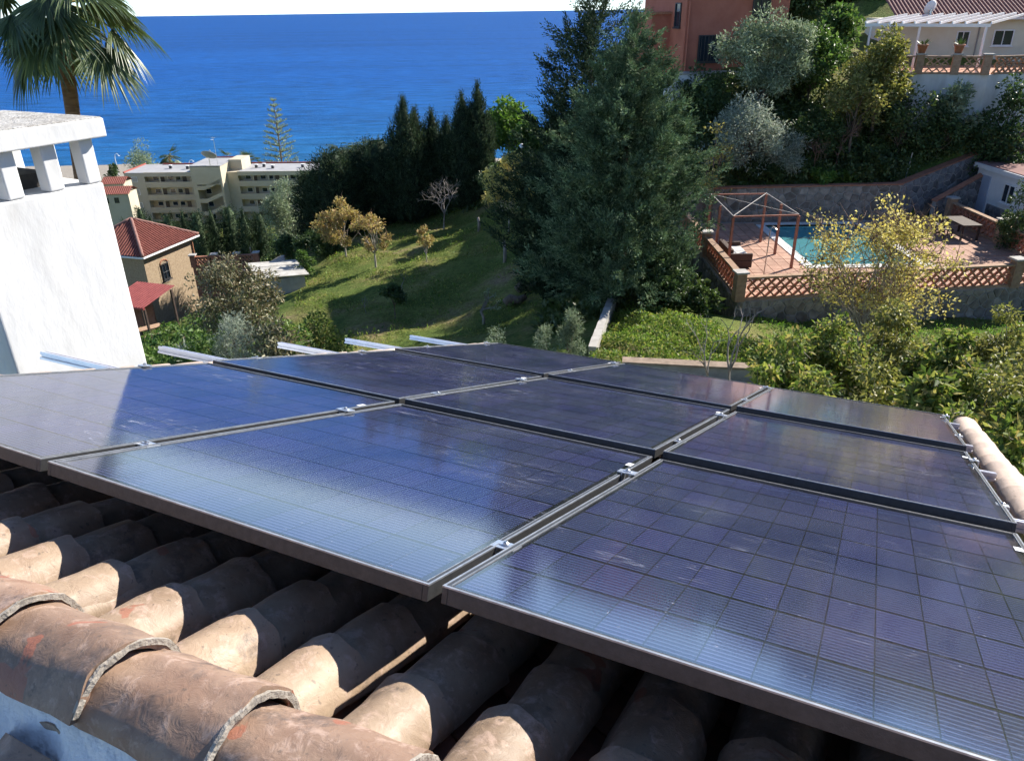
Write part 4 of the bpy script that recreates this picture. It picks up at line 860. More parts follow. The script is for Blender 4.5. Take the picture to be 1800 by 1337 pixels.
gr.build('window_grille', dkf, hh_); arch = MB().tube([(2.35 + .42 * math.cos(a), .44, -1.2 + .3 * math.sin(a)) for a in np.linspace(0, math.pi, 9)], .05, 6); arch.build('window_arch', MT['brick_red'], hh_)
MB().tube([(Ls - .5, .4, -.15), (Ls - .42, .38, -.5), (Ls - .42, .38, -6)], .045, 6).build('downpipe', MT['terracotta'], hh_)
MB().box(.38, .449, .5, 5, -6.4, -3.2).build('lower_wall_panel', MT['brick_red'], hh_)
# porch roofs on the near-left side
pr = MB(); ribbed(pr, (-1.5, .9, -3.75), (-1.5, 5.5, -3.75), (.9, 0, .42), 2.0, 0, 0, .235, .08); pr.box(-1.5, -1.4, .9, 5.5, -3.9, -3.76); pr.build('lean_to_roof', MT['red_tile'], hh_)
MB().box(-1.58, -1.502, .85, 5.5, -3.95, -3.78).build('gutter', MT['white_paint'], hh_)
pq = P(252, 522, 46.0); porch = empty('porch', (pq[0], pq[1], T(pq[0], pq[1])), R(72)); tag(porch, 'dark red metal porch roof on posts beside the brick house', 'porch'); ph = pq[2] - porch.location.z
prr = MB(); ribbed(prr, (-1.7, -1.5, ph), (-1.7, 1.5, ph), (.97, 0, .16), 3.0, 0, 0, .2, .04); prr.box(-1.75, -1.6, -1.5, 1.5, ph - .12, ph - .01); prr.build('porch_roof', M('dark_red_sheet', (.20, .035, .035), (.27, .06, .055), 3, .6), porch)
for x in (-1.5, 1.0):
    for y in (-1.35, 1.35): MB().box(x - .06, x + .06, y - .06, y + .06, 0, ph - .12 + (.4 if x > 0 else 0)).build('post', dkm, porch)
q = P(262, 572, 45.0); bt = empty('picnic_table', (q[0], q[1], T(q[0], q[1])), R(40)); tag(bt, 'small brown picnic table beside the green turf', 'table')
MB().box(-.7, .7, -.35, .35, .68, .73).build('table_top', MT['brick_tan'], bt)
for s in (-1, 1):
    MB().box(s * .55 - .05, s * .55 + .05, -.25, .25, 0, .679).build('leg', dkm, bt); MB().box(-.7, .7, s * .68 - .12, s * .68 + .12, .4, .44).build('bench', MT['brick_tan'], bt)
def patch(name, pts, mat, dz=.05, kind='structure'):
    """sheet laid over the ground inside an image-independent polygon of (x,y) points"""
    poly = [tuple(p) for p in pts]; xs = [p[0] for p in poly]; ys_ = [p[1] for p in poly]; n = 18; c_ = np.mean(poly, 0); V = [(c_[0], c_[1], T(c_[0], c_[1]) + dz)]; F = []; rings = 6; m_ = 40
    per = []
    seglen = np.array([np.hypot(poly[(i + 1) % len(poly)][0] - poly[i][0], poly[(i + 1) % len(poly)][1] - poly[i][1]) for i in range(len(poly))]); tot = seglen.sum()
    for k in range(m_):
        s = tot * k / m_; i = 0
        while s > seglen[i]: s -= seglen[i]; i += 1
        t = s / seglen[i]; a, b = poly[i], poly[(i + 1) % len(poly)]; per.append((a[0] + (b[0] - a[0]) * t, a[1] + (b[1] - a[1]) * t))
    for r_ in range(1, rings + 1):
        for p in per: x = c_[0] + (p[0] - c_[0]) * r_ / rings; y = c_[1] + (p[1] - c_[1]) * r_ / rings; V.append((x, y, T(x, y) + dz))
    for k in range(m_): F.append((0, 1 + k, 1 + (k + 1) % m_))
    for r_ in range(rings - 1):
        for k in range(m_): a = 1 + r_ * m_ + k; b = 1 + r_ * m_ + (k + 1) % m_; F.append((a, a + m_, b + m_, b))
    mb = MB(); mb.add(V, F); return tag(mb.build(name, mat, None, True), kind=kind)
def gxy(px, py, Y): p = P(px, py, Y); return (p[0], p[1])
patch('turf_patch', [gxy(245, 600, 42), gxy(285, 598, 42), gxy(300, 578, 45), gxy(262, 580, 46)], M('green_turf', (.06, .17, .03), (.09, .22, .045), 20, .95))
patch('gravel_path', [gxy(438, 455, 58), gxy(497, 455, 56), gxy(505, 425, 62), gxy(470, 425, 66), gxy(425, 440, 62)], M('pale_gravel', (.24, .23, .21), (.36, .34, .32), 3, .95, bump=.6, bscale=14))
0 and patch('bare_soil', [gxy(545, 560, 37.5), gxy(590, 555, 38), gxy(585, 530, 41), gxy(545, 538, 40.5)], M('bare_soil', (.22, .15, .10), (.30, .22, .15), 3, .95, bump=.6, bscale=12), .04)
a_ = np.array(gxy(338, 460, 54)); b_ = np.array(gxy(455, 460, 54.5)); zz_ = max(T(*a_), T(*b_)) - .1
bq = P(395, 463, 54.2)
balustrade('balustrade', 'orange perforated brick garden wall right of the brick house', a_, b_, bq[2] - .15, [.1, 1.6, 3.2, 4.6], h=.75, rows=2, bw=.26, mat=MT['terracotta'], pier_mat=MT['brick_red'], pier_h=.85)
MB().box(0, 1, 0, 1, 0, 1)
bw_ = empty('boundary_wall', (a_[0], a_[1], bq[2] - .16), math.atan2(b_[1] - a_[1], b_[0] - a_[0])); tag(bw_, 'brick footing wall under the orange perforated garden wall', 'wall'); MB().box(0, np.linalg.norm(b_ - a_), -.12, .12, -2.6, -.002).build('wall_core', MT['brick_red'], bw_)
# corrugated roof of a small store
cq = P(492, 487, 46.0); cr = empty('garden_store', (cq[0], cq[1], T(cq[0], cq[1])), R(28)); tag(cr, 'low garden store with a pale corrugated sheet roof among the shrubs', 'shed'); chh = cq[2] - cr.location.z
chh = max(1.4, chh); MB().box(-1.2, 1.2, -1.5, 1.5, -.8, chh - .12).build('wall', MT['concrete'], cr)
cm_ = M('corrugated_sheet', (.42, .40, .36), (.60, .58, .54), 2, .8)
for k in range(3):
    cg = MB(); n = 19
    for i in range(n):
        y = -1.7 + k * 1.14 + 1.12 * i / (n - 1); z = .06 * math.cos(i * math.pi / 3)
        cg.v += [(-1.6, y, chh + z + .14 + .02 * k), (1.5, y, chh + z - .1 + .02 * k)]
    for i in range(n - 1): a = 2 * i; cg.f.append((a, a + 1, a + 3, a + 2))
    so = cg.build('roof_sheet', cm_, cr); sm_ = so.modifiers.new('solid', 'SOLIDIFY'); sm_.thickness = .012
# dark railing and a timber pole
rq = P(532, 402, 60); rl = empty('garden_railing', (rq[0], rq[1], T(rq[0], rq[1]))); tag(rl, 'dark slatted railing beside the olive tree', 'railing'); hz = max(.9, rq[2] - rl.location.z + .5)
for k in range(9): MB().box(-.82 + k * .2, -.78 + k * .2, -.02, .02, 0, hz).build('slat', dkm, rl)
for z in (.2, hz - .1): MB().box(-.85, .85, -.03, .03, z, z + .05).build('rail', dkm, rl)
pq_ = P(443, 449, 57); tag(MB().tube([(pq_[0], pq_[1], T(pq_[0], pq_[1]) - .3), (pq_[0] - .05, pq_[1], T(pq_[0], pq_[1]) + 2.3)], .05, 6).build('timber_pole', MT['bark_pale']), 'pale timber pole standing by the gravel path', 'pole')
lq = P(917, 262, 56); lm_ = empty('garden_lamp', (lq[0], lq[1], T(lq[0], lq[1]))); tag(lm_, 'white globe garden lamp on a thin pole beside the dark conifers', 'lamp'); lz = lq[2] - lm_.location.z
lz = max(2.2, lz); MB().tube([(0, 0, 0), (0, 0, lz)], .03, 5).build('pole', dkf, lm_); MB().lathe([(.03, 0), (.13, .06), (.17, .17), (.13, .28), (.03, .34)], (.0, 0, lz), 10).build('globe', MT['white_paint'], lm_, True)

# ------------------------------------------------------------------ apartment block near the beach
MT['apt'] = M('apartment_render', (.48, .42, .31), (.54, .48, .37), .3, .92)
MT['apt_in'] = M('gallery_wall', (.50, .43, .30), (.56, .48, .34), .4, .92)
MT['felt'] = M('grey_roof_felt', (.30, .30, .31), (.37, .37, .38), .4, .9); MT['redcap'] = M('red_parapet_cap', (.33, .09, .07), None, rough=.8)
ap = empty('apartment_building', (-89.1, 180, -45.3), R(-1.5)); tag(ap, 'beige three-storey apartment block with galleries and a stair tower by the beach', 'building')
TOPZ = 12.6                                                  # roof level above base
def apb(nm, x0, x1, y0_, y1_, z0, z1, mat=None, par=None): return MB().box(x0, x1, y0_, y1_, z0, z1).build(nm, mat or MT['apt'], par or ap)
def wing(x0, x1, y0_, dep, ends):
    apb('wall', x0, x1, y0_ + 1.4, y0_ + dep, 0, TOPZ - .05, MT['apt_in'])
    rfl = apb('roof', x0, x1, y0_ - .2, y0_ + dep, TOPZ - .048, TOPZ + .1, MT['felt'])
    apb('parapet', x0, x1, y0_ - .4, y0_ - .2, TOPZ - .75, TOPZ + .2)
    apb('parapet_cap', x0, x1, y0_ + dep - .2, y0_ + dep + .1, TOPZ + .1, TOPZ + .38, MT['redcap'], rfl); 
    for k in range(4):
        zf = TOPZ - 3.0 - 2.95 * k
        apb('gallery_floor', x0, x1, y0_, y0_ + 1.39, zf - .25, zf); apb('gallery_parapet', x0, x1, y0_ - .15, y0_ - .002, zf - .3, zf + 1.0)
        x = x0 + 1.2; j = 0
        while x < x1 - 1.2:
            if j % 3 == 1:
                d = apb('door', x, x + .95, y0_ + 1.34, y0_ + 1.398, zf + .01, zf + 2.1, MT['bark'])
            else:
                w = apb('window', x, x + 1.3, y0_ + 1.36, y0_ + 1.399, zf + 1.1, zf + 2.05, MT['white_paint']); MB().box(x + .08, x + 1.22, y0_ + 1.33, y0_ + 1.362, zf + 1.16, zf + 2.0).build('pane', MT['pane'], w)
            x += 1.75; j += 1
        for xc in np.arange(x0 + 3.4, x1 - 1, 3.6): apb('column', xc, xc + .22, y0_ - .1, y0_ + .1, zf + 1.001, zf + 2.65)
        apb('gallery_beam', x0, x1, y0_ - .12, y0_ + .12, zf + 2.651, zf + 2.69 + (.0))
L0, L1 = 4.6, 16.7
apb('end_wall', 0, L0, 0, 11, 0, TOPZ); apb('end_roof', .01, L0 - .01, .01, 10.99, TOPZ, TOPZ + .12, MT['felt']); apb('end_cap', -.1, .2, -.1, 11.1, TOPZ + .001, TOPZ + .4, MT['redcap'])
for k in range(4):
    zf = TOPZ - 3.0 - 2.95 * k; w = apb('window', 1.6, 2.9, -.06, .02, zf + 1.0, zf + 2.2, MT['white_paint']); MB().box(1.7, 2.8, -.08, -.055, zf + 1.08, zf + 2.12).build('pane', M('shutter', (.42, .40, .36), None) if k == 0 else bpy.data.materials['shutter'], w)
wing(L0, L1, .2, 10.5, 0)
# stair tower with zigzag openings
t0, t1 = L1, L1 + 7.0
apb('tower_wall', t0, t1, 1.2, 8, 0, TOPZ + 1.9); apb('tower_front', t0, t0 + 1.0, -2.6, 1.19, 0, TOPZ + 1.8); apb('tower_top', t0 + 1.002, t1, -2.6, 1.19, TOPZ - 2.2, TOPZ + 1.8); apb('tower_corner', t1 - .45, t1, -2.6, 1.19, 0, TOPZ - 2.203)
trf = apb('tower_roof', t0 - .1, t1 + .1, -2.7, 8.1, TOPZ + 1.902, TOPZ + 2.05, MT['felt']); apb('tower_cap', t0 - .12, t1 + .12, 7.9, 8.15, TOPZ + 2.051, TOPZ + 2.3, MT['redcap'], trf)
for k in range(4):
    zf = TOPZ - 3.0 - 2.95 * k
    st = MB(); xa, xb = t0 + 1.01, t1 - .46
    st.add([(xa, -2.6, zf - .4), (xa + 1.6, -2.6, zf - .4), (xb, -2.6, zf + 1.2), (xb, -2.6, zf + 2.1), (xa + 1.9, -2.6, zf + .55), (xa, -2.6, zf + .55),
            (xa, -2.3, zf - .4), (xa + 1.6, -2.3, zf - .4), (xb, -2.3, zf + 1.2), (xb, -2.3, zf + 2.1), (xa + 1.9, -2.3, zf + .55), (xa, -2.3, zf + .55)],
           [(0, 1, 2, 3, 4, 5), (11, 10, 9, 8, 7, 6), (0, 6, 7, 1), (1, 7, 8, 2), (3, 9, 10, 4), (4, 10, 11, 5), (2, 8, 9, 3), (5, 11, 6, 0)])
    st.build('stair_parapet', MT['apt'], ap); w = apb('window', xa + .3, xa + 1.6, 1.14, 1.199, zf + .9, zf + 2.1, MT['white_paint']); MB().box(xa + .38, xa + 1.52, 1.11, 1.141, zf + .97, zf + 2.03).build('pane', MT['pane'], w)
apb('tower_back', t1, t1 + 3.0, 3.0, 9, TOPZ, TOPZ + 2.4); apb('tower_wing', t1, t1 + 2.6, .6, 8.9, 0, TOPZ - .002)
wing(t1 + 2.6, t1 + 22, .6, 10.5, 0)
for k, (x, y) in enumerate(((8.5, 5), (12.9, 4.2), (29, 5), (30.5, 6), (33.2, 4), (40, 5))):
    v_ = apb('roof_vent', x, x + .55, y, y + .55, TOPZ + .101, TOPZ + .8, MT['dark'] if 'dark' in MT else dkf, ap); MB().box(x - .1, x + .65, y - .1, y + .65, TOPZ + .8, TOPZ + .92).build('vent_cap', MT['white_paint'], v_)
dp = P(368, 283, 176.5); dish('satellite_dish', 'large mesh satellite dish on the stair tower roof of the apartment block', (dp[0], dp[1], -45.3 + TOPZ + 2.05), 1.75, R(170), R(38), M('mesh_dish', (.30, .30, .32), (.38, .38, .40), 3, .6), .9)
an = P(378, 262, 178); ant = empty('roof_antenna', (an[0], an[1], -45.3 + TOPZ + 2.05)); tag(ant, 'thin television antenna mast on the apartment tower roof', 'antenna'); MB().tube([(0, 0, 0), (0, 0, 6.0)], .04, 5).build('mast', MT['steel'], ant)
for k in range(5): MB().tube([(-.5, 0, 5.9 - k * .02), (.5, 0, 5.9 - k * .02)] if k == 0 else [(-.5 + k * .22, -.4, 5.9), (-.5 + k * .22, .4, 5.9)], .025, 4).build('antenna_rod', MT['steel'], ant)
MB().lathe([(.02, 0), (.3, .12)], (-.35, 0, 5.4), 10).build('reflector', MT['white_paint'], ant)
# little red roofs and a blue van left of the block
for k, (px, py, Y, w, d, lab) in enumerate(((197, 324, 168, 4.5, 5, 'low building with an orange-red roof, upper one behind the white chimney edge'), (199, 342, 155, 5.5, 5, 'low building with a flat red roof, lower one behind the white chimney edge'))):
    q = P(px, py, Y); hb = empty('beach_house', (q[0] - w / 2, q[1], T(q[0], q[1])), R(6)); tag(hb, lab, 'house', 'red roofed beach houses'); hz = q[2] - hb.location.z
    hz = max(2.6, hz); MB().box(0, w, 0, d, -2, hz).build('wall', MT['apt'], hb); r2 = MB(); ribbed(r2, (-.3, -.3, hz), (w + .3, -.3, hz), (0, .93, .36), d * .6, 0, 0, .4, .1); r2.add([(-.3, d * .56, hz + d * .2), (w + .3, d * .56, hz + d * .2), (w + .3, d + .3, hz), (-.3, d + .3, hz)], [(0, 1, 2, 3)]); r2.build('roof', MT['red_tile'], hb)
    for j in range(2): MB().box(.6 + j * 2.0, 1.5 + j * 2.0, -.05, -.001, hz - 1.8, hz - .7).build('window', MT['pane'], hb)
q = P(216, 366, 140); vn = empty('parked_van', (q[0] - 2, q[1], T(q[0], q[1])), R(15)); tag(vn, 'bright blue and white parked van behind the chimney corner', 'van'); bl = M('blue_paint', (.02, .10, .50), None, rough=.4)
MB().box(0, 4.4, 0, 2.0, .4, 2.3).build('body', bl, vn, bevel=.12); MB().box(-1.0, -.01, .05, 1.95, .4, 1.7).build('cab', MT['white_paint'], vn, bevel=.15); MB().box(.3, 1.7, -.02, -.001, 1.2, 2.0).build('side_panel', MT['white_paint'], vn)
for x in (-.4, 3.5):
    for y in (-.02, 1.82): MB().tube([(x, y, .38), (x, y + .2, .38)], .38, 12).build('wheel', dkf, vn)
for k, (px, py, lab) in enumerate(((205, 290, 'white curved promenade lamp post beside the chimney'), (335, 300, 'white curved promenade lamp post just above the apartment roof'))):
    q = P(px, py, 246); z0 = T(q[0], q[1]); sl_ = empty('street_lamp', (q[0], q[1], z0)); tag(sl_, lab, 'street lamp', 'promenade lamps'); h = P(px, [270, 281][k], 246)[2] - z0
    h = max(4.0, h); MB().tube([(0, 0, 0), (0, 0, h * .8), (.2, 0, h * .95), (.8, 0, h), (1.3, 0, h * .93)], [.12, .1, .09, .08, .07], 6).build('pole', MT['white_paint'], sl_); MB().lathe([(.1, .1), (.35, -.05)], (1.35, 0, h * .9), 8).build('lamp_head', MT['white_paint'], sl_)

# ------------------------------------------------------------------ vegetation
def unit(v): return v / np.maximum(np.linalg.norm(v, axis=-1, keepdims=True), 1e-9)
def leaf_arrays(C, D, L, Wd, r_, fold=.25, nbias=None):
    """kites: C centres of the leaf base, D unit directions, L lengths, Wd widths"""
    n = len(C); rv = r_.normal(size=(n, 3)) if nbias is None else nbias + r_.normal(size=(n, 3)) * .6
    S = unit(np.cross(D, rv)); Nn = np.cross(S, D); L = np.broadcast_to(L, n)[:, None]; Wd = np.broadcast_to(Wd, n)[:, None]
    V = np.empty((n, 4, 3)); V[:, 0] = C; V[:, 2] = C + D * L - Nn * L * .12; m = C + D * L * .45
    V[:, 1] = m + S * Wd / 2 + Nn * Wd * fold; V[:, 3] = m - S * Wd / 2 + Nn * Wd * fold
    b = np.arange(n)[:, None] * 4; F = np.concatenate([b + np.array([[0, 1, 2]]), b + np.array([[0, 2, 3]])], 0)
    return V.reshape(-1, 3), F
LM = {}
LM['cypress'] = leafmat('cypress_leaf', [(.055, .095, .05), (.10, .15, .08), (.19, .25, .14)], .1, .75, .15, 2.2, .4, 1.8)
LM['cypress_dark'] = leafmat('dark_cypress_leaf', [(.024, .040, .023), (.042, .066, .034), (.07, .10, .052)], .15, .75, .15, 2.0, .5, 1.6)
LM['olive'] = leafmat('olive_leaf', [(.14, .19, .10), (.24, .30, .18), (.40, .45, .30)], .2, .55, .3)
LM['silver'] = leafmat('silver_olive_leaf', [(.20, .24, .18), (.32, .37, .29), (.46, .50, .40)], .2, .55, .3)
LM['green'] = leafmat('green_leaf', [(.05, .10, .026), (.09, .155, .042), (.17, .24, .075)], .3, .5, .25)
LM['bright'] = leafmat('bright_green_leaf', [(.07, .14, .03), (.13, .23, .05), (.21, .31, .08)], .35, .5, .3)
LM['annona'] = leafmat('broad_leaf', [(.045, .075, .02), (.09, .135, .034), (.17, .22, .055), (.29, .31, .09), (.31, .25, .10)], .35, .6, .15)
LM['dark'] = leafmat('dark_green_leaf', [(.032, .058, .02), (.058, .098, .034), (.11, .16, .06)], .2, .5, .25)
LM['loquat'] = leafmat('loquat_leaf', [(.07, .085, .04), (.16, .165, .085), (.28, .26, .15), (.24, .17, .10)], .2, .45, .4)
LM['yellow'] = leafmat('yellow_leaf', [(.34, .30, .09), (.52, .45, .15), (.64, .57, .24), (.36, .32, .13)], .35, .55, .3)
LM['amber'] = leafmat('amber_leaf', [(.32, .26, .09), (.45, .39, .15), (.38, .24, .12), (.26, .25, .10)], .3, .55, .3)
LM['yellowgreen'] = leafmat('yellow_green_leaf', [(.12, .14, .04), (.22, .23, .07), (.33, .30, .11)], .3, .5, .3)
LM['palm'] = leafmat('palm_blade', [(.045, .075, .028), (.075, .11, .04), (.13, .17, .07)], .2, .38, .5)
LM['grass'] = leafmat('grass_blade', [(.07, .11, .022), (.13, .175, .038), (.22, .24, .065), (.27, .23, .10)], .3, .7, .2)
LM['weed'] = leafmat('weed_leaf', [(.07, .13, .03), (.13, .21, .045), (.22, .29, .07), (.30, .28, .10)], .35, .55, .3)
LM['ivy'] = leafmat('ivy_leaf', [(.04, .068, .022), (.072, .112, .036), (.13, .18, .06)], .2, .45, .4)

def limbs(mb, base, tips, r0, r_, bend=.25, split=.45):
    base = np.array(base, float)
    for tp_ in tips:
        tp_ = np.array(tp_, float); mid = base * (1 - split) + tp_ * split + np.array([r_.normal(0, bend), r_.normal(0, bend), abs(r_.normal(0, bend))]) * .5
        mb.tube([base, mid, tp_], [r0, r0 * .6, r0 * .16], 5, False)
def foliage_tree(name, label, px, ytop, Y, half_px, leaf, nleaf, lsize, ratio=.5, bark='bark', crown_lo=.35, clumps=None, cat='tree', group=None, asp=1.0, seed=None, shape='round', zbase=None, droop=.0, trunk_r=None, depth=1.0, twig=None, bare=0, spread=.36, xoff=0, lean=0.0, stems=1):
    """a broad-leaved tree: Y metres ahead, crown centred on picture column px and reaching up to ytop"""
    seed = seed if seed is not None else int(px * 7 + ytop * 13 + Y) % 100000; r_ = np.random.default_rng(seed)
    top = P(px, ytop, Y); x, y = top[0], top[1]; zg = T(x, y) if zbase is None else zbase; H = max(.6, top[2] - zg); rx = half_px * Y / FPX; ry = rx * depth
    root = empty(name, (x - lean, y, zg)); tag(root, label, cat, group)
    zc0 = H * crown_lo; rz = (H - zc0) / 2; zc_ = zc0 + rz
    nc = clumps or max(8, int(14 + nleaf / 450)); C = []
    while len(C) < nc:
        p = r_.uniform(-1, 1, 3); q = np.linalg.norm(p)
        if q > 1 or q < .25: continue
        if shape == 'umbrella' and p[2] < -.35: continue
        k = (.55 + .45 * q) / max(q, .3) * min(1, q + .15); C.append(p * min(1.0, k) * r_.uniform(.72, 1.0))
    C = np.array(C); C[0] = (0, 0, .86); 
    ctr = C * np.array([rx, ry, rz]) * .92 + np.array([lean, 0, zc_])
    cr = (rx * ry * rz) ** (1 / 3) * spread * r_.uniform(.7, 1.25, nc)
    idx = r_.integers(0, nc, nleaf); off = r_.normal(size=(nleaf, 3)); off = unit(off) * (r_.uniform(0, 1, nleaf) ** .45)[:, None] * cr[idx][:, None] * np.array([1, 1, .8 * asp])
    pos = ctr[idx] + off; pos[:, 2] = np.maximum(pos[:, 2], .05)
    D = unit(off * 1.0 / cr[idx][:, None] + r_.normal(size=(nleaf, 3)) * .7 + np.array([0, 0, .15 - droop])); Lz = lsize * r_.uniform(.65, 1.3, nleaf)
    Vv, Ff = leaf_arrays(pos, D, Lz, Lz * ratio, r_, nbias=np.array([0, 0, 1.0]) * .5 + unit(off) * .4)
    inst('crown', np_mesh('crown', Vv, Ff, LM[leaf]), root)
    mb = MB(); tr_ = trunk_r or max(.035, H * .018)
    for s in range(stems):
        a = s * 6.28 / stems; o_ = np.array([math.cos(a), math.sin(a), 0]) * (.12 if stems > 1 else 0); fork = np.array([lean * .6, 0, max(zc0 * .95, H * .12)]) + o_ * 3
        mb.tube([o_ + np.array([0, 0, -.4]), o_ * .9 + np.array([lean * .15, r_.normal(0, .04), fork[2] * .5]), fork], [tr_ * 1.25, tr_, tr_ * .8], 7, False)
        limbs(mb, fork, ctr[s::stems][:26], tr_ * .55, r_, bend=rx * .18)
    mb.build('trunk', MT[bark], root, True)
    if twig:
        tw = MB()
        for k in range(twig):
            c_ = ctr[r_.integers(0, nc)]; d = unit(r_.normal(size=3) + np.array([0, 0, .4])); Lt = r_.uniform(.3, .8) * rx * .6
            m_ = c_ + d * Lt * .5 + r_.normal(size=3) * .04; tw.tube([c_, m_, c_ + d * Lt + r_.normal(size=3) * .08], [.012, .009, .004], 3, False)
        tw.build('twigs', MT[bare if isinstance(bare, str) else 'twig'], root)['kind'] = 'stuff'
    return root
def conifer(name, label, px, ytop, Y, half_px, n, leaf='cypress', spray=.55, prof='column', group=None, seed=None, K=14, zbase=None, asy=1.0, core=.62, base_frac=.02, ragged=.12):
    seed = seed if seed is not None else int(px * 3 + Y * 17); r_ = np.random.default_rng(seed); top = P(px, ytop, Y); x, y = top[0], top[1]; zg = T(x, y) if zbase is None else zbase; H = top[2] - zg; R0 = half_px * Y / FPX
    root = empty(name, (x, y, zg)); tag(root, label, 'tree', group)
    def rad(t):
        if prof == 'column': return R0 * np.clip(np.minimum((1 - t) * 2.3 + .03, 1) * np.minimum(t * 5 + .55, 1), 0, 1) * (1 - .18 * t)
        if prof == 'bush': return R0 * np.sqrt(np.clip(1 - ((t - .42) / .6) ** 2, .02, 1))
        return R0 * np.clip((1 - t) ** .72 * 1.18 + .02, 0, 1) * np.minimum(t * 3.2 + .62, 1)
    ph = r_.uniform(0, 6.28, 8)
    def lobes(a, t): return 1 + ragged * (np.sin(3 * a + ph[0] + 5 * t) + np.sin(5 * a - 9 * t + ph[1]) + .8 * np.sin(8 * a + 21 * t + ph[2])) * .6
    t = r_.uniform(base_frac, 1, int(n * 2.4)); keep = r_.uniform(0, 1, len(t)) < (rad(t) / R0 * .9 + .12); t = t[keep][:n]; n = len(t)
    a = r_.uniform(0, 2 * math.pi, n); rr = rad(t) * lobes(a, t) * (1 - .38 * r_.uniform(0, 1, n) ** 1.6)
    pos = np.stack([np.cos(a) * rr, np.sin(a) * rr * asy, t * H], -1)
    if prof == 'cone':
        npl = max(40, n // 17); tp2 = r_.uniform(base_frac, 1, npl * 3); tp2 = tp2[r_.uniform(0, 1, len(tp2)) < (rad(tp2) / R0 + .08)][:npl]; npl = len(tp2); pa = r_.uniform(0, 2 * math.pi, npl)
        pr_ = rad(tp2) * lobes(pa, tp2) * r_.uniform(.62, .98, npl); pp = np.stack([np.cos(pa) * pr_, np.sin(pa) * pr_ * asy, tp2 * H], -1)
        pax = unit(np.stack([np.cos(pa), np.sin(pa), np.full(npl, .75)], -1) + r_.normal(size=(npl, 3)) * .28); pln = spray * 2.7 * r_.uniform(.6, 1.3, npl) * (.5 + .5 * np.clip(rad(tp2) / R0 * 1.6, 0, 1))
        i_ = r_.integers(0, npl, n); f_ = r_.uniform(0, 1, n); g_ = r_.normal(size=(n, 3)) * (.105 * pln[i_] * (1.1 - f_))[:, None]; pos = pp[i_] + pax[i_] * (pln[i_] * (f_ - .45))[:, None] + g_; t = np.clip(pos[:, 2] / H, 0, 1)
        q_ = r_.uniform(0, 1, n) < .22; sh_ = r_.uniform(.15, .7, n)[:, None]; pos[q_, :2] = (pos * sh_)[q_, :2]
    upb = {'column': 1.5, 'bush': .8}.get(prof, .55); out = np.stack([np.cos(a), np.sin(a), np.zeros(n)], -1); ax = unit(out * (.45 if prof == 'column' else .9) + np.array([0, 0, upb]) + r_.normal(size=(n, 3)) * .33)
    if prof == 'cone': ax = unit(pax[i_] + g_ * 1.6 + r_.normal(size=(n, 3)) * .3)
    sl_ = spray * r_.uniform(.6, 1.4, n) * (.55 + .45 * np.clip(rad(t) / R0 * 1.5, 0, 1)); pos -= ax * sl_[:, None] * .4
    k = (np.arange(K) + .5) / K; base = pos[:, None] + ax[:, None] * (sl_[:, None, None] * k[None, :, None]); rnd = unit(r_.normal(size=(n, K, 3))); perp = unit(rnd - ax[:, None] * (rnd * ax[:, None]).sum(-1, keepdims=True))
    D = unit(ax[:, None] * .9 + perp * (.85 - .4 * k[None, :, None])); Lk = (sl_[:, None] * ((.30 if prof == 'cone' else .32) - .15 * k[None])) ; base = base + perp * (sl_[:, None, None] * .05)
    Vv, Ff = leaf_arrays(base.reshape(-1, 3), D.reshape(-1, 3), Lk.ravel(), Lk.ravel() * .33, r_, .15)
    # inner shaded foliage mass keeps the crown opaque
    sg, rw = 14, 12; cv = []
    for i in range(rw + 1):
        tt_ = base_frac + (.97 - base_frac) * i / rw
        for q in range(sg): aa = 2 * math.pi * q / sg; r2 = float(rad(np.array(tt_))) * core * float(lobes(aa, tt_)) * (.9 + .2 * r_.uniform()); cv.append((math.cos(aa) * r2, math.sin(aa) * r2 * asy, tt_ * H))
    if core <= 0: cv = cv[:0]
    b0 = len(Vv); cf = []
    for i in range(rw if core > 0 else 0):
        for q in range(sg): A = b0 + i * sg + q; B = b0 + i * sg + (q + 1) % sg; cf += [(A, B, B + sg), (A, B + sg, A + sg)]
    inst('crown', np_mesh('crown', np.concatenate([Vv, np.array(cv).reshape(-1, 3)]), np.concatenate([Ff, np.array(cf, int).reshape(-1, 3)]), LM[leaf]), root)
    MB().tube([(0, 0, -.5), (0, 0, H * .35), (0, 0, H * .8)], [H * .02 + .03, H * .014 + .02, .02], 7).build('trunk', MT['bark'], root, True); return root
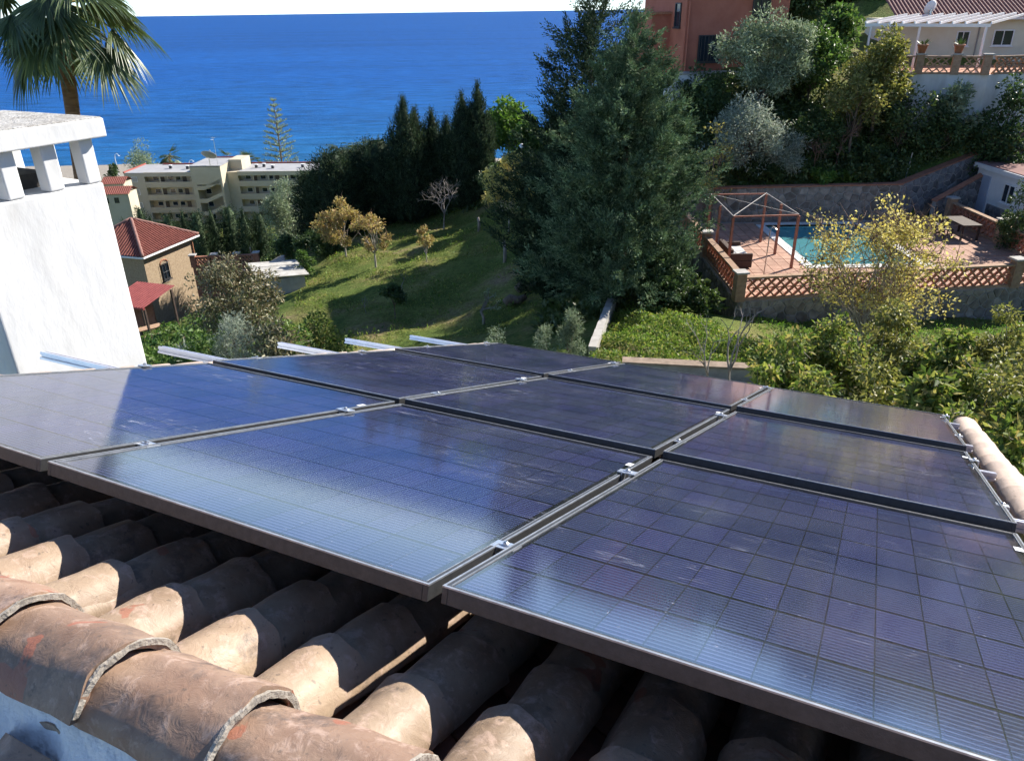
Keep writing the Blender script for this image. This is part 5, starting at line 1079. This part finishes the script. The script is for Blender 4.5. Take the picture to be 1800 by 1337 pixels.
def bare_tree(name, label, px, ytop, Y, bark='twig_grey', levels=4, seed=0, spread=.55, nb=3, leaf=None, nleaf=0, lsize=.1, zbase=None, cat='tree', r0=None, lean=(0, 0), first=.36):
    r_ = np.random.default_rng(seed); top = P(px, ytop, Y); x, y = top[0], top[1]; zg = T(x, y) if zbase is None else zbase; H = max(.8, top[2] - zg); root = empty(name, (x, y, zg)); tag(root, label, cat); mb = MB(); tips = []
    def grow(p, d, L, rad_, lv):
        m_ = p + d * L * .5 + r_.normal(size=3) * L * .06; q = p + d * L + r_.normal(size=3) * L * .05; mb.tube([p, m_, q], [rad_, rad_ * .82, rad_ * .66], 5 if lv > 1 else 3, False); tips.append(q)
        if lv <= 0: return
        for k in range(nb + (1 if lv == levels else 0)):
            nd = unit(d + r_.normal(size=3) * spread + np.array([0, 0, .12])); grow(q if k else q, nd, L * r_.uniform(.55, .82), rad_ * .62, lv - 1)
    grow(np.array([0, 0, -.1]), unit(np.array([lean[0], lean[1], 1.0])), H * first, r0 or H * .018, levels)
    mb.build('branches', MT[bark], root)
    if leaf:
        tips_ = np.array(tips[len(tips) // 3:]); i = r_.integers(0, len(tips_), nleaf); pos = tips_[i] + r_.normal(size=(nleaf, 3)) * H * .035; D = unit(r_.normal(size=(nleaf, 3)) + np.array([0, 0, .3])); Lz = lsize * r_.uniform(.6, 1.3, nleaf)
        Vv, Ff = leaf_arrays(pos, D, Lz, Lz * .5, r_); inst('crown', np_mesh('crown', Vv, Ff, LM[leaf]), root)
    return root
def cover(name, label, polys, leaf, dens, lsize, h=.3, ratio=.5, seed=0, cat=None, clump=1.2, lump=.5, erect=.5, patchy=0):
    """low ground cover nobody could count: leaves spread over the ground in (x,y) polygons"""
    r_ = np.random.default_rng(seed); PP = []
    for poly in polys:
        poly = [tuple(p) for p in poly]; xs = [p[0] for p in poly]; ys_ = [p[1] for p in poly]; ar = (max(xs) - min(xs)) * (max(ys_) - min(ys_)); q = np.stack([r_.uniform(min(xs), max(xs), int(ar * dens)), r_.uniform(min(ys_), max(ys_), int(ar * dens))], -1)
        ins = np.zeros(len(q), bool); j = len(poly) - 1
        for i in range(len(poly)):
            (xi, yi), (xj, yj) = poly[i], poly[j]; c_ = ((yi > q[:, 1]) != (yj > q[:, 1])) & (q[:, 0] < (xj - xi) * (q[:, 1] - yi) / (yj - yi + 1e-12) + xi); ins ^= c_; j = i
        PP.append(q[ins])
    q = np.concatenate(PP)
    if patchy: q = q[np.sin(q[:, 0] * .9 + 2 * np.sin(q[:, 1] * .6)) + np.sin(q[:, 1] * 1.3 + 1.5 * np.sin(q[:, 0] * .7)) + r_.normal(0, .8, len(q)) > -patchy]
    n = len(q); lumpv = lump * (np.sin(q[:, 0] * 2.3 / clump + np.sin(q[:, 1] * 1.7 / clump)) * np.sin(q[:, 1] * 2.1 / clump + 1.1) + .6 * np.sin(q[:, 0] * 5.1 / clump + q[:, 1] * 3.7 / clump)); hz = h * (1 + lumpv).clip(.15)
    pos = np.stack([q[:, 0], q[:, 1], T(q[:, 0], q[:, 1]) + hz * r_.uniform(0, 1, n) ** .6 - .03], -1); D = unit(r_.normal(size=(n, 3)) + np.array([0, 0, erect])); Lz = lsize * r_.uniform(.5, 1.4, n)
    Vv, Ff = leaf_arrays(pos, D, Lz, Lz * ratio, r_); o = inst(name, np_mesh(name, Vv, Ff, LM[leaf]), None); tag(o, label, cat, kind='stuff'); return o

# tall conifers in the centre
conifer('cypress_tree', 'huge grey-green cypress with shaggy sunlit sprays, right of two beside the pool', 1112, 20, 28.3, 126, 7200, 'cypress', .62, 'cone', 'big cypresses', K=20, ragged=.34, seed=5, base_frac=.08, core=0)
conifer('cypress_tree', 'tall dark cypress behind and left of the grey-green one', 1044, -45, 33.5, 130, 6600, 'cypress_dark', .74, 'cone', 'big cypresses', K=16, ragged=.26, seed=6, core=0)
conifer('cypress_bush', 'low dark cypress filling the gap left of the big cypress trunk', 994, 262, 32.5, 46, 2000, 'cypress_dark', .7, 'bush', K=12, seed=91)
for k, (px, yt, Y, hw, n, pf, lab) in enumerate((
    (548, 300, 60, 26, 900, 'bush', 'small dark conifer at the left end of the dark tree row'), (580, 266, 59, 32, 1100, 'bush', 'rounded dark conifer second from the left in the dark tree row'),
    (622, 262, 62, 36, 1200, 'bush', 'broad dark conifer left of the pointed cypresses'), (660, 243, 61, 36, 1200, 'bush', 'dark conifer touching the left pointed cypress'),
    (706, 168, 60, 27, 1300, 'column', 'pointed dark cypress, tallest of the left group in the row'), (728, 188, 61, 22, 1000, 'column', 'pointed dark cypress second in the left group'),
    (757, 190, 62, 24, 1000, 'column', 'shaggy dark cypress in the middle of the row'), (784, 205, 61, 24, 1000, 'column', 'shorter dark cypress between the two pointed groups'),
    (811, 160, 60, 23, 1200, 'column', 'pointed dark cypress left of the tallest one'), (838, 144, 60, 21, 1200, 'column', 'tallest pointed dark cypress at the right end of the row'))):
    conifer('pointed_cypress', lab, px, yt, Y, hw * 1.4, int(n * 1.25), 'cypress_dark', .85, pf, 'dark cypress row', K=9, seed=30 + k)
hedge = ['first', 'second', 'third', 'fourth', 'fifth', 'sixth', 'seventh', 'eighth', 'ninth', 'tenth', 'eleventh']
for k, px in enumerate((215, 243, 262, 292, 318, 342, 368, 398, 424, 452, 515)):
    conifer('hedge_cypress', 'dark clipped conifer in front of the apartment block, %s from the left' % hedge[k], px, (385, 364, 376, 378, 368, 372, 366, 362, 366, 374, 385)[k], 92 + (k * 37 % 5), (17, 12, 14, 17, 13, 17, 19, 22, 16, 20, 16)[k], 550, 'cypress_dark', 1.0, 'bush' if k % 2 else 'column', 'conifer hedge below the apartments', K=8, seed=60 + k)

# hillside above the pool
foliage_tree('olive_tree', 'large pale grey-green olive tree below the red house', 1355, 14, 44.5, 88, 'olive', 15000, .22, .3, 'bark', .10, 46, spread=.30)
foliage_tree('leafy_tree', 'mid-green leafy tree in the centre of the hillside clump', 1440, 42, 45.5, 64, 'green', 5200, .24, .5, 'bark', .12, 34, spread=.3)
foliage_tree('leafy_tree', 'bright green rounded tree left of the white pergola', 1480, 10, 49, 48, 'green', 4800, .25, .6, 'bark', .2, 26)
foliage_tree('olive_tree', 'silvery olive shrub directly above the stone wall', 1316, 168, 40.9, 76, 'silver', 9000, .2, .26, 'bark', .05, 42, spread=.32)
foliage_tree('silver_shrub', 'grey feathery shrub right of the silvery olive above the wall', 1383, 232, 41, 44, 'silver', 5000, .18, .22, 'bark', .03, 22)
foliage_tree('leafy_tree', 'yellowish green tree hanging over the left end of the brick balustrade', 1566, 46, 43, 48, 'yellowgreen', 5200, .22, .55, 'bark', .25, 26)
foliage_tree('leafy_tree', 'sparse olive-yellow tree below the pergola in mid slope', 1520, 100, 41.8, 52, 'yellowgreen', 3400, .2, .5, 'bark', .3, 24, twig=60)
bare_tree('bare_shrub', 'brown leafless shrub on the slope above the stone wall', 1490, 175, 41.5, 'twig', 5, 11, .6, 3, first=.26)
bare_tree('bare_shrub', 'brown leafless shrub left of the larger bare one on the slope', 1445, 205, 41.2, 'twig', 5, 12, .6, 3, first=.26)
foliage_tree('yellow_bush', 'sparse bush with small yellow leaves beside the big cypress', 1262, 205, 39.6, 34, 'yellow', 700, .2, .6, 'twig', .2, 18, twig=40)
foliage_tree('leafy_shrub', 'pale green fleshy shrub at the foot of the white terrace wall', 1690, 148, 42.6, 40, 'olive', 1200, .28, .4, 'bark', .35, 12, cat='shrub')
foliage_tree('leafy_tree', 'dense dark green tree at the right edge above the stone stair wall', 1790, 128, 41.8, 52, 'dark', 6000, .2, .55, 'bark', .05, 26)
foliage_tree('citrus_tree', 'dark glossy citrus tree at the corner of the white shed', 1818, 308, 33.5, 36, 'dark', 3600, .14, .5, 'bark', .2, 20)
for k, (px, yt, Y, hw, lab) in enumerate(((1395, -30, 66, 50, 'dark tree behind the hillside, just right of the red house'), (1470, -25, 68, 50, 'dark tree behind the bright green rounded tree'), (1548, -35, 66, 46, 'dark tree rising left of the yellow house roof'), (1650, -45, 72, 60, 'dark tree behind the yellow house roof'), (1760, -50, 72, 60, 'dark tree behind the right end of the yellow house roof'))):
    foliage_tree('background_tree', lab, px, yt, Y, hw, 'dark', 4200, .38, .55, 'bark', .05, 22, group='dark trees behind the houses')
foliage_tree('leafy_bush', 'sunlit green bush on the slope right of the pointed cypresses', 893, 178, 66, 46, 'bright', 6000, .32, .55, 'bark', .02, 30, cat='bush')
foliage_tree('leafy_bush', 'sunlit green creeper bush between the cypress row and the dark cypress', 930, 205, 58, 36, 'green', 4000, .3, .55, 'bark', .02, 22, cat='bush')
foliage_tree('leafy_bush', 'dark green bush under the dark cypress behind the yellow tree', 870, 285, 52, 34, 'dark', 3500, .22, .5, 'bark', .1, 18, cat='bush')
for k, (px, yt, Y, hw, lf, lab) in enumerate(((1260, 130, 44.5, 40, 'dark', 'dark bush between the big cypress and the red house wall'), (1440, 190, 42.2, 55, 'dark', 'dark green bush behind the bare brown shrubs'), (1600, 150, 42.6, 62, 'ivy', 'dark creeper mound on the slope below the terrace'), (1665, 190, 42.2, 52, 'dark', 'dark creeper mound right of centre on the slope'), (1530, 262, 41.0, 45, 'ivy', 'low dark mound just above the stone wall'), (1340, 285, 40.8, 40, 'dark', 'dark undergrowth below the silvery olive'))):
    foliage_tree('slope_shrub', lab, px, yt, Y, hw, lf, 2600, .18, .6, 'bark', .0, 18, cat='shrub', group='undergrowth on the slope')
for k, (px, yt, Y, hw, lab) in enumerate(((1435, 306, 40.6, 34, 'low bright green bush on the pool retaining wall, left one'), (1484, 304, 40.6, 28, 'low bright green bush on the pool retaining wall, right one'))):
    foliage_tree('wall_bush', lab, px, yt, Y, hw, 'bright', 1500, .18, .55, 'bark', .02, 14, cat='bush', group='bushes on the retaining wall')

# orchard on the lawn
foliage_tree('yellow_tree', 'yellow-leaved young tree on the upper lawn beside the dark cypress', 893, 268, 47, 62, 'yellow', 3800, .16, .55, 'bark_pale', .22, 20, depth=.9, trunk_r=.07, spread=.25, twig=80)
foliage_tree('yellow_tree', 'golden-leaved lawn tree, left of the pair near the olive tree', 597, 346, 50.5, 54, 'amber', 3200, .17, .55, 'bark_pale', .16, 16, trunk_r=.06, spread=.25, twig=70)
foliage_tree('yellow_tree', 'rusty orange-leaved lawn tree, right of the pair near the olive tree', 652, 374, 46.5, 46, 'amber', 1500, .16, .5, 'bark_pale', .26, 13, twig=120, trunk_r=.06, spread=.26)
foliage_tree('yellow_shrub', 'small golden shrub alone in the middle of the lawn', 746, 398, 46, 20, 'amber', 420, .16, .55, 'bark_pale', .22, 9, cat='shrub', trunk_r=.03)
bare_tree('bare_tree', 'leafless grey tree at the top of the shaded lawn', 775, 310, 55, 'twig_grey', 5, 21, .5, 3, first=.34)
foliage_tree('young_tree', 'dark round-headed young tree low on the shaded lawn', 690, 503, 37, 24, 'dark', 1500, .16, .5, 'bark', .42, 10, trunk_r=.035)
bare_tree('pruned_tree', 'pruned bare trunk with short side branches on the near lawn', 848, 520, 33.5, 'twig_grey', 2, 23, .8, 2, leaf='olive', nleaf=120, lsize=.12, first=.6, r0=.09)
for k, (px, py, Y, h, lab) in enumerate(((887, 472, 41.5, 1.25, 'grey tree stump post on the lawn below the yellow tree'), (842, 420, 50, .9, 'short grey stump on the upper lawn'))):
    q = P(px, py, Y); z = T(q[0], q[1]); tag(MB().tube([(q[0], q[1], z - .2), (q[0] + .04, q[1], z + h * .6), (q[0] - .02, q[1], z + h)], [.11, .09, .08], 8).build('tree_stump', MT['twig_grey'], None, True), lab, 'stump', 'stumps on the lawn')
for k, (px, py, Y, lab) in enumerate(((905, 545, 35, 'dark gnarled log lying on the lawn, left one'), (925, 525, 36.5, 'dark gnarled log lying on the lawn, right one'))):
    q = P(px, py, Y); z = T(q[0], q[1]); tag(MB().tube([(q[0] - .5, q[1], z + .12), (q[0] - .2, q[1] + .1, z + .3), (q[0] + .2, q[1] - .05, z + .26), (q[0] + .55, q[1] + .1, z + .42)], [.2, .26, .22, .13], 8).build('fallen_log', MT['bark'], None, True), lab, 'log', 'logs on the lawn')
bare_tree('bare_sapling', 'thin leafless sapling left of the lit lawn patch', 640, 520, 38, 'twig_grey', 3, 25, .5, 3, first=.4)
bare_tree('bare_sapling', 'thin leafless sapling with a few white buds in mid lawn', 706, 470, 41, 'twig_grey', 2, 26, .45, 2, first=.5)
# left side
foliage_tree('olive_tree', 'grey-green olive tree in front of the apartment block', 500, 312, 64, 48, 'olive', 9000, .26, .28, 'bark', .08, 34)
foliage_tree('loquat_tree', 'wide tan-green broad-leaved tree right of the brick house', 398, 443, 35, 98, 'loquat', 7000, .20, .38, 'bark', .10, 46, depth=.8, spread=.27, droop=.15)
foliage_tree('leafy_shrub', 'round green bush beside the corrugated roof', 527, 440, 47, 25, 'green', 2200, .16, .5, 'bark', .02, 12, cat='shrub')
foliage_tree('leafy_shrub', 'dark flowering shrub below the dark railing', 555, 408, 53, 44, 'dark', 3500, .2, .5, 'bark', .02, 20, cat='shrub')
foliage_tree('leafy_shrub', 'dark shrub at the edge of the gravel path', 500, 415, 55, 26, 'dark', 1800, .2, .5, 'bark', .02, 12, cat='shrub')
foliage_tree('feathery_shrub', 'grey-green feathery shrub in front of the brick house lawn', 405, 553, 26, 62, 'silver', 5200, .16, .12, 'bark', .05, 24, cat='shrub', zbase=T(-9.5, 26) + .2)
foliage_tree('broadleaf_shrub', 'leafy shrub just beyond the roof verge at left', 480, 563, 24, 70, 'loquat', 3600, .17, .4, 'bark', .05, 24, cat='shrub')
foliage_tree('broadleaf_shrub', 'leafy yellow-tinged shrub beyond the fourth mounting rail', 555, 548, 25, 62, 'annona', 3400, .16, .45, 'bark', .05, 24, cat='shrub')
foliage_tree('broadleaf_shrub', 'low dark shrub left of the leafy verge shrubs', 345, 590, 25, 50, 'green', 2200, .16, .45, 'bark', .05, 16, cat='shrub')
# agave rosette
ag = P(322, 575, 36); age = empty('agave_plant', (ag[0], ag[1], T(ag[0], ag[1]))); tag(age, 'spiky grey-green agave between the turf and the feathery shrub', 'agave')
r_ = np.random.default_rng(4); n = 46; aa = r_.uniform(0, 6.28, n); ee = r_.uniform(.15, 1.35, n); D = np.stack([np.cos(aa) * np.cos(ee), np.sin(aa) * np.cos(ee), np.sin(ee)], -1); Vv, Ff = leaf_arrays(np.tile([0, 0, .1], (n, 1)) + D * .1, D, r_.uniform(.8, 1.3, n), .14, r_, .3); inst('leaf_rosette', np_mesh('leaf_rosette', Vv, Ff, LM['silver']), age)

# near garden right of centre
foliage_tree('glossy_shrub', 'dark glossy climbing shrub at the corner of the pool terrace', 1165, 452, 27.2, 62, 'dark', 5200, .15, .6, 'bark', .02, 28, cat='shrub')
foliage_tree('glossy_shrub', 'green leafy creeper under the left pool balustrade', 1228, 505, 26.6, 40, 'ivy', 2600, .14, .6, 'bark', .02, 16, cat='shrub')
foliage_tree('rosemary_bush', 'low grey-green bush showing above the eave, left one', 872, 578, 21, 36, 'olive', 2400, .10, .2, 'bark', .0, 14, cat='bush', asp=1.3)
foliage_tree('rosemary_bush', 'low grey-green bush showing above the eave, middle one', 958, 575, 20.5, 24, 'olive', 1800, .10, .2, 'bark', .0, 10, cat='bush', asp=1.3)
foliage_tree('juniper_bush', 'upright grey-green bush at the eave beside the pale garden wall', 1003, 548, 21, 26, 'olive', 2400, .12, .18, 'bark', .0, 12, cat='bush', asp=1.8)
bare_tree('bare_tree', 'pale leafless young tree right of the weeds below the pool corner', 1300, 545, 17.5, 'twig_grey', 4, 31, .42, 2, first=.42, r0=.05)
bare_tree('bare_tree', 'pale leafless young tree leaning left below the pool corner', 1262, 568, 17.5, 'twig_grey', 4, 33, .45, 2, first=.4, r0=.04, lean=(-.15, 0))
foliage_tree('pool_tree', 'airy tree with pale yellow leaves and brown twigs in front of the pool', 1570, 338, 23.8, 160, 'yellow', 6500, .115, .6, 'bark_pale', .16, 80, spread=.22, twig=700, depth=.8, stems=3, trunk_r=.05, zbase=-10.8)
# broad-leaved thicket beyond the right verge
thick = [(1400, 592, 14.5, 66, 2600), (1478, 566, 15.5, 72, 3000), (1580, 548, 17, 70, 3000), (1690, 590, 15, 70, 2800), (1775, 548, 16.5, 62, 3000), (1350, 640, 12.8, 48, 1600), (1440, 660, 11.8, 70, 2600), (1545, 640, 12.2, 76, 2800), (1650, 660, 11.2, 80, 2800), (1760, 640, 11.6, 80, 3000), (1790, 740, 9.2, 70, 2200), (1700, 705, 9.8, 60, 1800), (1830, 600, 13.5, 70, 2400), (1720, 655, 12.8, 70, 2400), (1640, 610, 15.8, 70, 2600), (1835, 690, 10.4, 60, 2000)]
tl = ['at its left front corner', 'behind the left front corner', 'right below the yellow pool tree', 'in the middle of the thicket', 'at its upper right edge', 'nearest the weathered wall', 'in its front left part',
      'in the centre front', 'in front right of centre', 'in front at the right edge', 'nearest the verge tiles', 'close to the far panel corner', 'cut off at right edge', 'second row right of centre', 'in its back row', 'low at the right picture edge']
for k, (px, yt, Y, hw, n) in enumerate(thick):
    foliage_tree('broadleaf_tree', 'yellow-green broad-leaved tree of the thicket beyond the roof, ' + tl[k], px, yt - 18, Y, hw * (1.38 - .12 * (k % 3)), ('annona', 'annona', 'yellowgreen', 'annona', 'yellowgreen')[k % 5], int(n * 1.75), (.15, .12, .13, .16, .11)[k % 5], .5, 'bark_pale', .15, 26, group='broad-leaved thicket', droop=.35, spread=.31, twig=70, bare='twig_grey', zbase=-9.6, stems=2, trunk_r=.045)
# distant trees by the beach
foliage_tree('beach_tree', 'feathery grey-green tree on the promenade left of the palms', 246, 246, 222, 30, 'olive', 2200, .7, .3, 'bark', .15, 20)
foliage_tree('beach_tree', 'dark tree showing between chimney and apartment block', 196, 285, 190, 16, 'dark', 1500, .7, .4, 'bark', .05, 12)
foliage_tree('beach_tree', 'low grey trees of the promenade behind the apartment roof', 300, 285, 232, 40, 'olive', 1800, .7, .4, 'bark', .05, 16)
def np_pine():
    top = P(480, 175, 214); zg = T(top[0], top[1]); H = top[2] - zg; root = empty('norfolk_pine', (top[0], top[1], zg)); tag(root, 'tall tiered Norfolk pine standing alone against the sea', 'tree'); r_ = np.random.default_rng(8); mb = MB(); C = []; D = []
    mb.tube([(0, 0, 0), (0, 0, H)], [.35, .04], 6)
    for i in range(15):
        t = .12 + .86 * (i / 14) ** .95; z = H * t; Lb = (1 - t) ** .8 * 7.0 * r_.uniform(.85, 1.1) + .35; nb = 7 if t < .8 else 5
        for k in range(nb):
            a = 2 * math.pi * (k + r_.uniform(-.25, .25)) / nb + i * .5; e = .12 + .3 * t; d = np.array([math.cos(a) * math.cos(e), math.sin(a) * math.cos(e), math.sin(e)]); p0 = np.array([0, 0, z]); mb.tube([p0, p0 + d * Lb], [.09, .03], 4, False)
            for s in np.linspace(.3, 1.0, int(4 + Lb * 2.0)):
                for sg in range(2): C.append(p0 + d * Lb * s); D.append(unit(d * .6 + np.array([r_.normal(0, .6), r_.normal(0, .6), abs(r_.normal(0, .5)) + .15])))
    n = len(C); Vv, Ff = leaf_arrays(np.array(C), np.array(D), r_.uniform(.5, 1.0, n), .2, r_); inst('crown', np_mesh('crown', Vv, Ff, LM['olive']), root); mb.build('trunk', MT['bark'], root)
np_pine()
def fan_leaf_arrays(base, d, up, size, r_, nseg=30, droop=.55, arc=2.6, width=.055, fold=.5):
    """costapalmate leaf: blades radiating from the end of the stalk, drooping at their tips"""
    d = unit(np.array(d, float)); s = unit(np.cross(d, up)); n = np.cross(s, d); V = []; F = []
    for k in range(nseg):
        a = (k / (nseg - 1) - .5) * arc + r_.normal(0, .03); L = size * (1 - .30 * abs(a / arc * 2) ** 2) * r_.uniform(.85, 1.08); dirv = unit(d * math.cos(a) + s * math.sin(a) - n * fold * .35 * abs(math.sin(a))); side = unit(np.cross(dirv, n)); b = len(V); p = base.copy(); cur = dirv.copy(); dr = droop * r_.uniform(.7, 1.3)
        nst = 6
        for i in range(nst):
            t = i / (nst - 1); w = width * size * (min(1, .35 + t * 1.9) if t < .45 else max(.03, (1 - t) / .55)); nn = np.cross(side, cur)
            V += [p + side * w * .5, p - nn * w * .28, p - side * w * .5]
            p = p + cur * L / (nst - 1); cur = unit(cur + np.array([0, 0, -1.0]) * dr * t * t * 1.1)
        for i in range(nst - 1):
            q = b + 3 * i; F += [(q, q + 1, q + 4), (q, q + 4, q + 3), (q + 1, q + 2, q + 5), (q + 1, q + 5, q + 4)]
    return np.array(V), np.array(F)
def fan_palm(name, label, loc, H, nleaf, size, trunk_r, seed, group=None, els=None, nseg=30, droop=.6, lean=0.0):
    r_ = np.random.default_rng(seed); root = empty(name, loc); tag(root, label, 'palm tree', group); VV = []; FF = []; nb = 0; st = MB(); top = np.array([lean, 0, H])
    rings = 26; mb = MB(); mb.tube([(lean * i / rings - .05 * math.sin(math.pi * i / rings), 0, H * i / rings - (.5 if i == 0 else 0)) for i in range(rings + 1)], [trunk_r * (1.12 - .3 * i / rings) * (1 + .05 * (i % 2)) for i in range(rings + 1)], 12); mb.build('trunk', MT['bark_palm'], root, True)
    L_ = els or [(r_.uniform(0, 6.28), r_.uniform(-.9, 1.2)) for _ in range(nleaf)]
    for (a, e) in L_:
        d = np.array([math.cos(a) * math.cos(e), math.sin(a) * math.cos(e), math.sin(e)]); pl = size * r_.uniform(.65, .95); b1 = top + d * pl * .5 + np.array([0, 0, .05 * pl]); b2 = top + d * pl - np.array([0, 0, .12 * pl * (1 if e < .6 else .4)]); st.tube([top + d * trunk_r * .5, b1, b2], [.028 * size, .018 * size, .012 * size], 5, False)
        dd = unit(b2 - b1 - np.array([0, 0, .25])); Vv, Ff = fan_leaf_arrays(b2, dd, (0, 0, 1.) if abs(dd[2]) < .95 else (math.cos(a), math.sin(a), 0), size * r_.uniform(.85, 1.1), r_, nseg, droop); VV.append(Vv); FF.append(Ff + nb); nb += len(Vv)
    inst('crown', np_mesh('crown', np.concatenate(VV), np.concatenate(FF), LM['palm']), root); st.build('leaf_stalks', M('palm_stalk', (.20, .20, .07), (.30, .24, .10), 5), root); return root
pt = P(102, 4, 12.6); pl_ = 1.25; pzg = T(pt[0] - pl_, pt[1])
els = []
r9 = np.random.default_rng(12)
for k in range(22):
    a = k * 2.4 + .4; e = [-.62, -.35, -.1, .2, .55, .9][k % 6] + r9.uniform(-.1, .1); els.append((a, e))
fan_palm('fan_palm', 'tall fan palm with reddish trunk rising behind the white chimney', (pt[0] - pl_, pt[1], pzg), pt[2] - pzg, 26, .95, .118, 12, els=els, nseg=36, droop=.9, lean=pl_)
for k, (px, yt, Y, lab) in enumerate(((297, 262, 218, 'round-headed palm by the beach left of the apartment tower'), (404, 268, 218, 'spreading palm behind the apartment tower, left of the other'), (437, 270, 214, 'dark palm behind the apartment tower, right of the other'), (598, 252, 76, 'pale palm top above the dark conifers, left one'), (622, 250, 77, 'pale palm top above the dark conifers, right one'))):
    q = P(px, yt + 14, Y); zg = T(q[0], q[1]); s_ = 3.0 if Y > 150 else 1.25; fan_palm('beach_palm', lab, (q[0], q[1], zg), q[2] - zg, 34, s_ * .8, .3, 20 + k, 'distant palms', nseg=14)

# grass, weeds and ivy
def xyp(*a): return [gxy(*q) for q in a]
lawn_poly = [gxy(500, 600, 32), gxy(900, 600, 31), gxy(1010, 560, 31), gxy(1000, 460, 40), gxy(930, 380, 54), gxy(720, 365, 66), gxy(600, 420, 56), gxy(520, 500, 44)]
cover('lawn_grass', 'mown yellow-green grass of the sloping lawn', [lawn_poly], 'grass', 150, .10, .07, .16, 1, lump=.5, erect=.9, patchy=.5)
cover('lawn_tufts', 'coarse weed tufts and fallen leaves scattered over the lawn', [lawn_poly], 'weed', 26, .17, .16, .35, 11, lump=.7, erect=.8, patchy=-.5)
cover('garden_weeds', 'bright green weeds in the small garden right of the pale wall', [xyp((1035, 622, 20.8), (1350, 655, 19.2), (1420, 600, 22.5), (1300, 590, 24), (1190, 560, 26), (1100, 490, 30.5))], 'weed', 620, .085, .28, .6, 2, lump=.6, erect=.5)
cover('hill_ivy', 'dark ivy and weeds covering the slope above the stone wall', [[(9, 40), (20.5, 40.6), (29, 44.6), (30, 46), (26, 43), (20, 45.2), (15, 47), (9.5, 47)]], 'ivy', 330, .17, .8, .65, 3, lump=.6, erect=.5)
cover('terrace_grass', 'green grass strip below the pool terrace wall', [[(9, 26.9), (9, 23), (16, 22.5), (28, 24), (28, 28.6), (20, 28)]], 'bright', 170, .11, .12, .3, 4, lump=.4, erect=.9)
cover('slope_scrub', 'dark scrub under the conifers and down the far slope', [[(1, 27), (8, 27), (8, 39), (2, 38)], [(-16, 66), (0, 62), (8, 60), (9, 48), (3, 48), (-2, 58)], [(-40, 60), (-20, 60), (-12, 66), (-12, 85), (-45, 88)]], 'ivy', 60, .3, .5, .6, 5, lump=.6)
cover('valley_scrub', 'green scrub between the brick house and the verge shrubs', [[(-24, 26), (-6, 22), (-7, 31), (-12, 38), (-17, 44), (-24, 46)], [(-70, 90), (-30, 84), (-20, 100), (-30, 150), (-80, 160)]], 'green', 30, .3, .5, .5, 6, lump=.6)
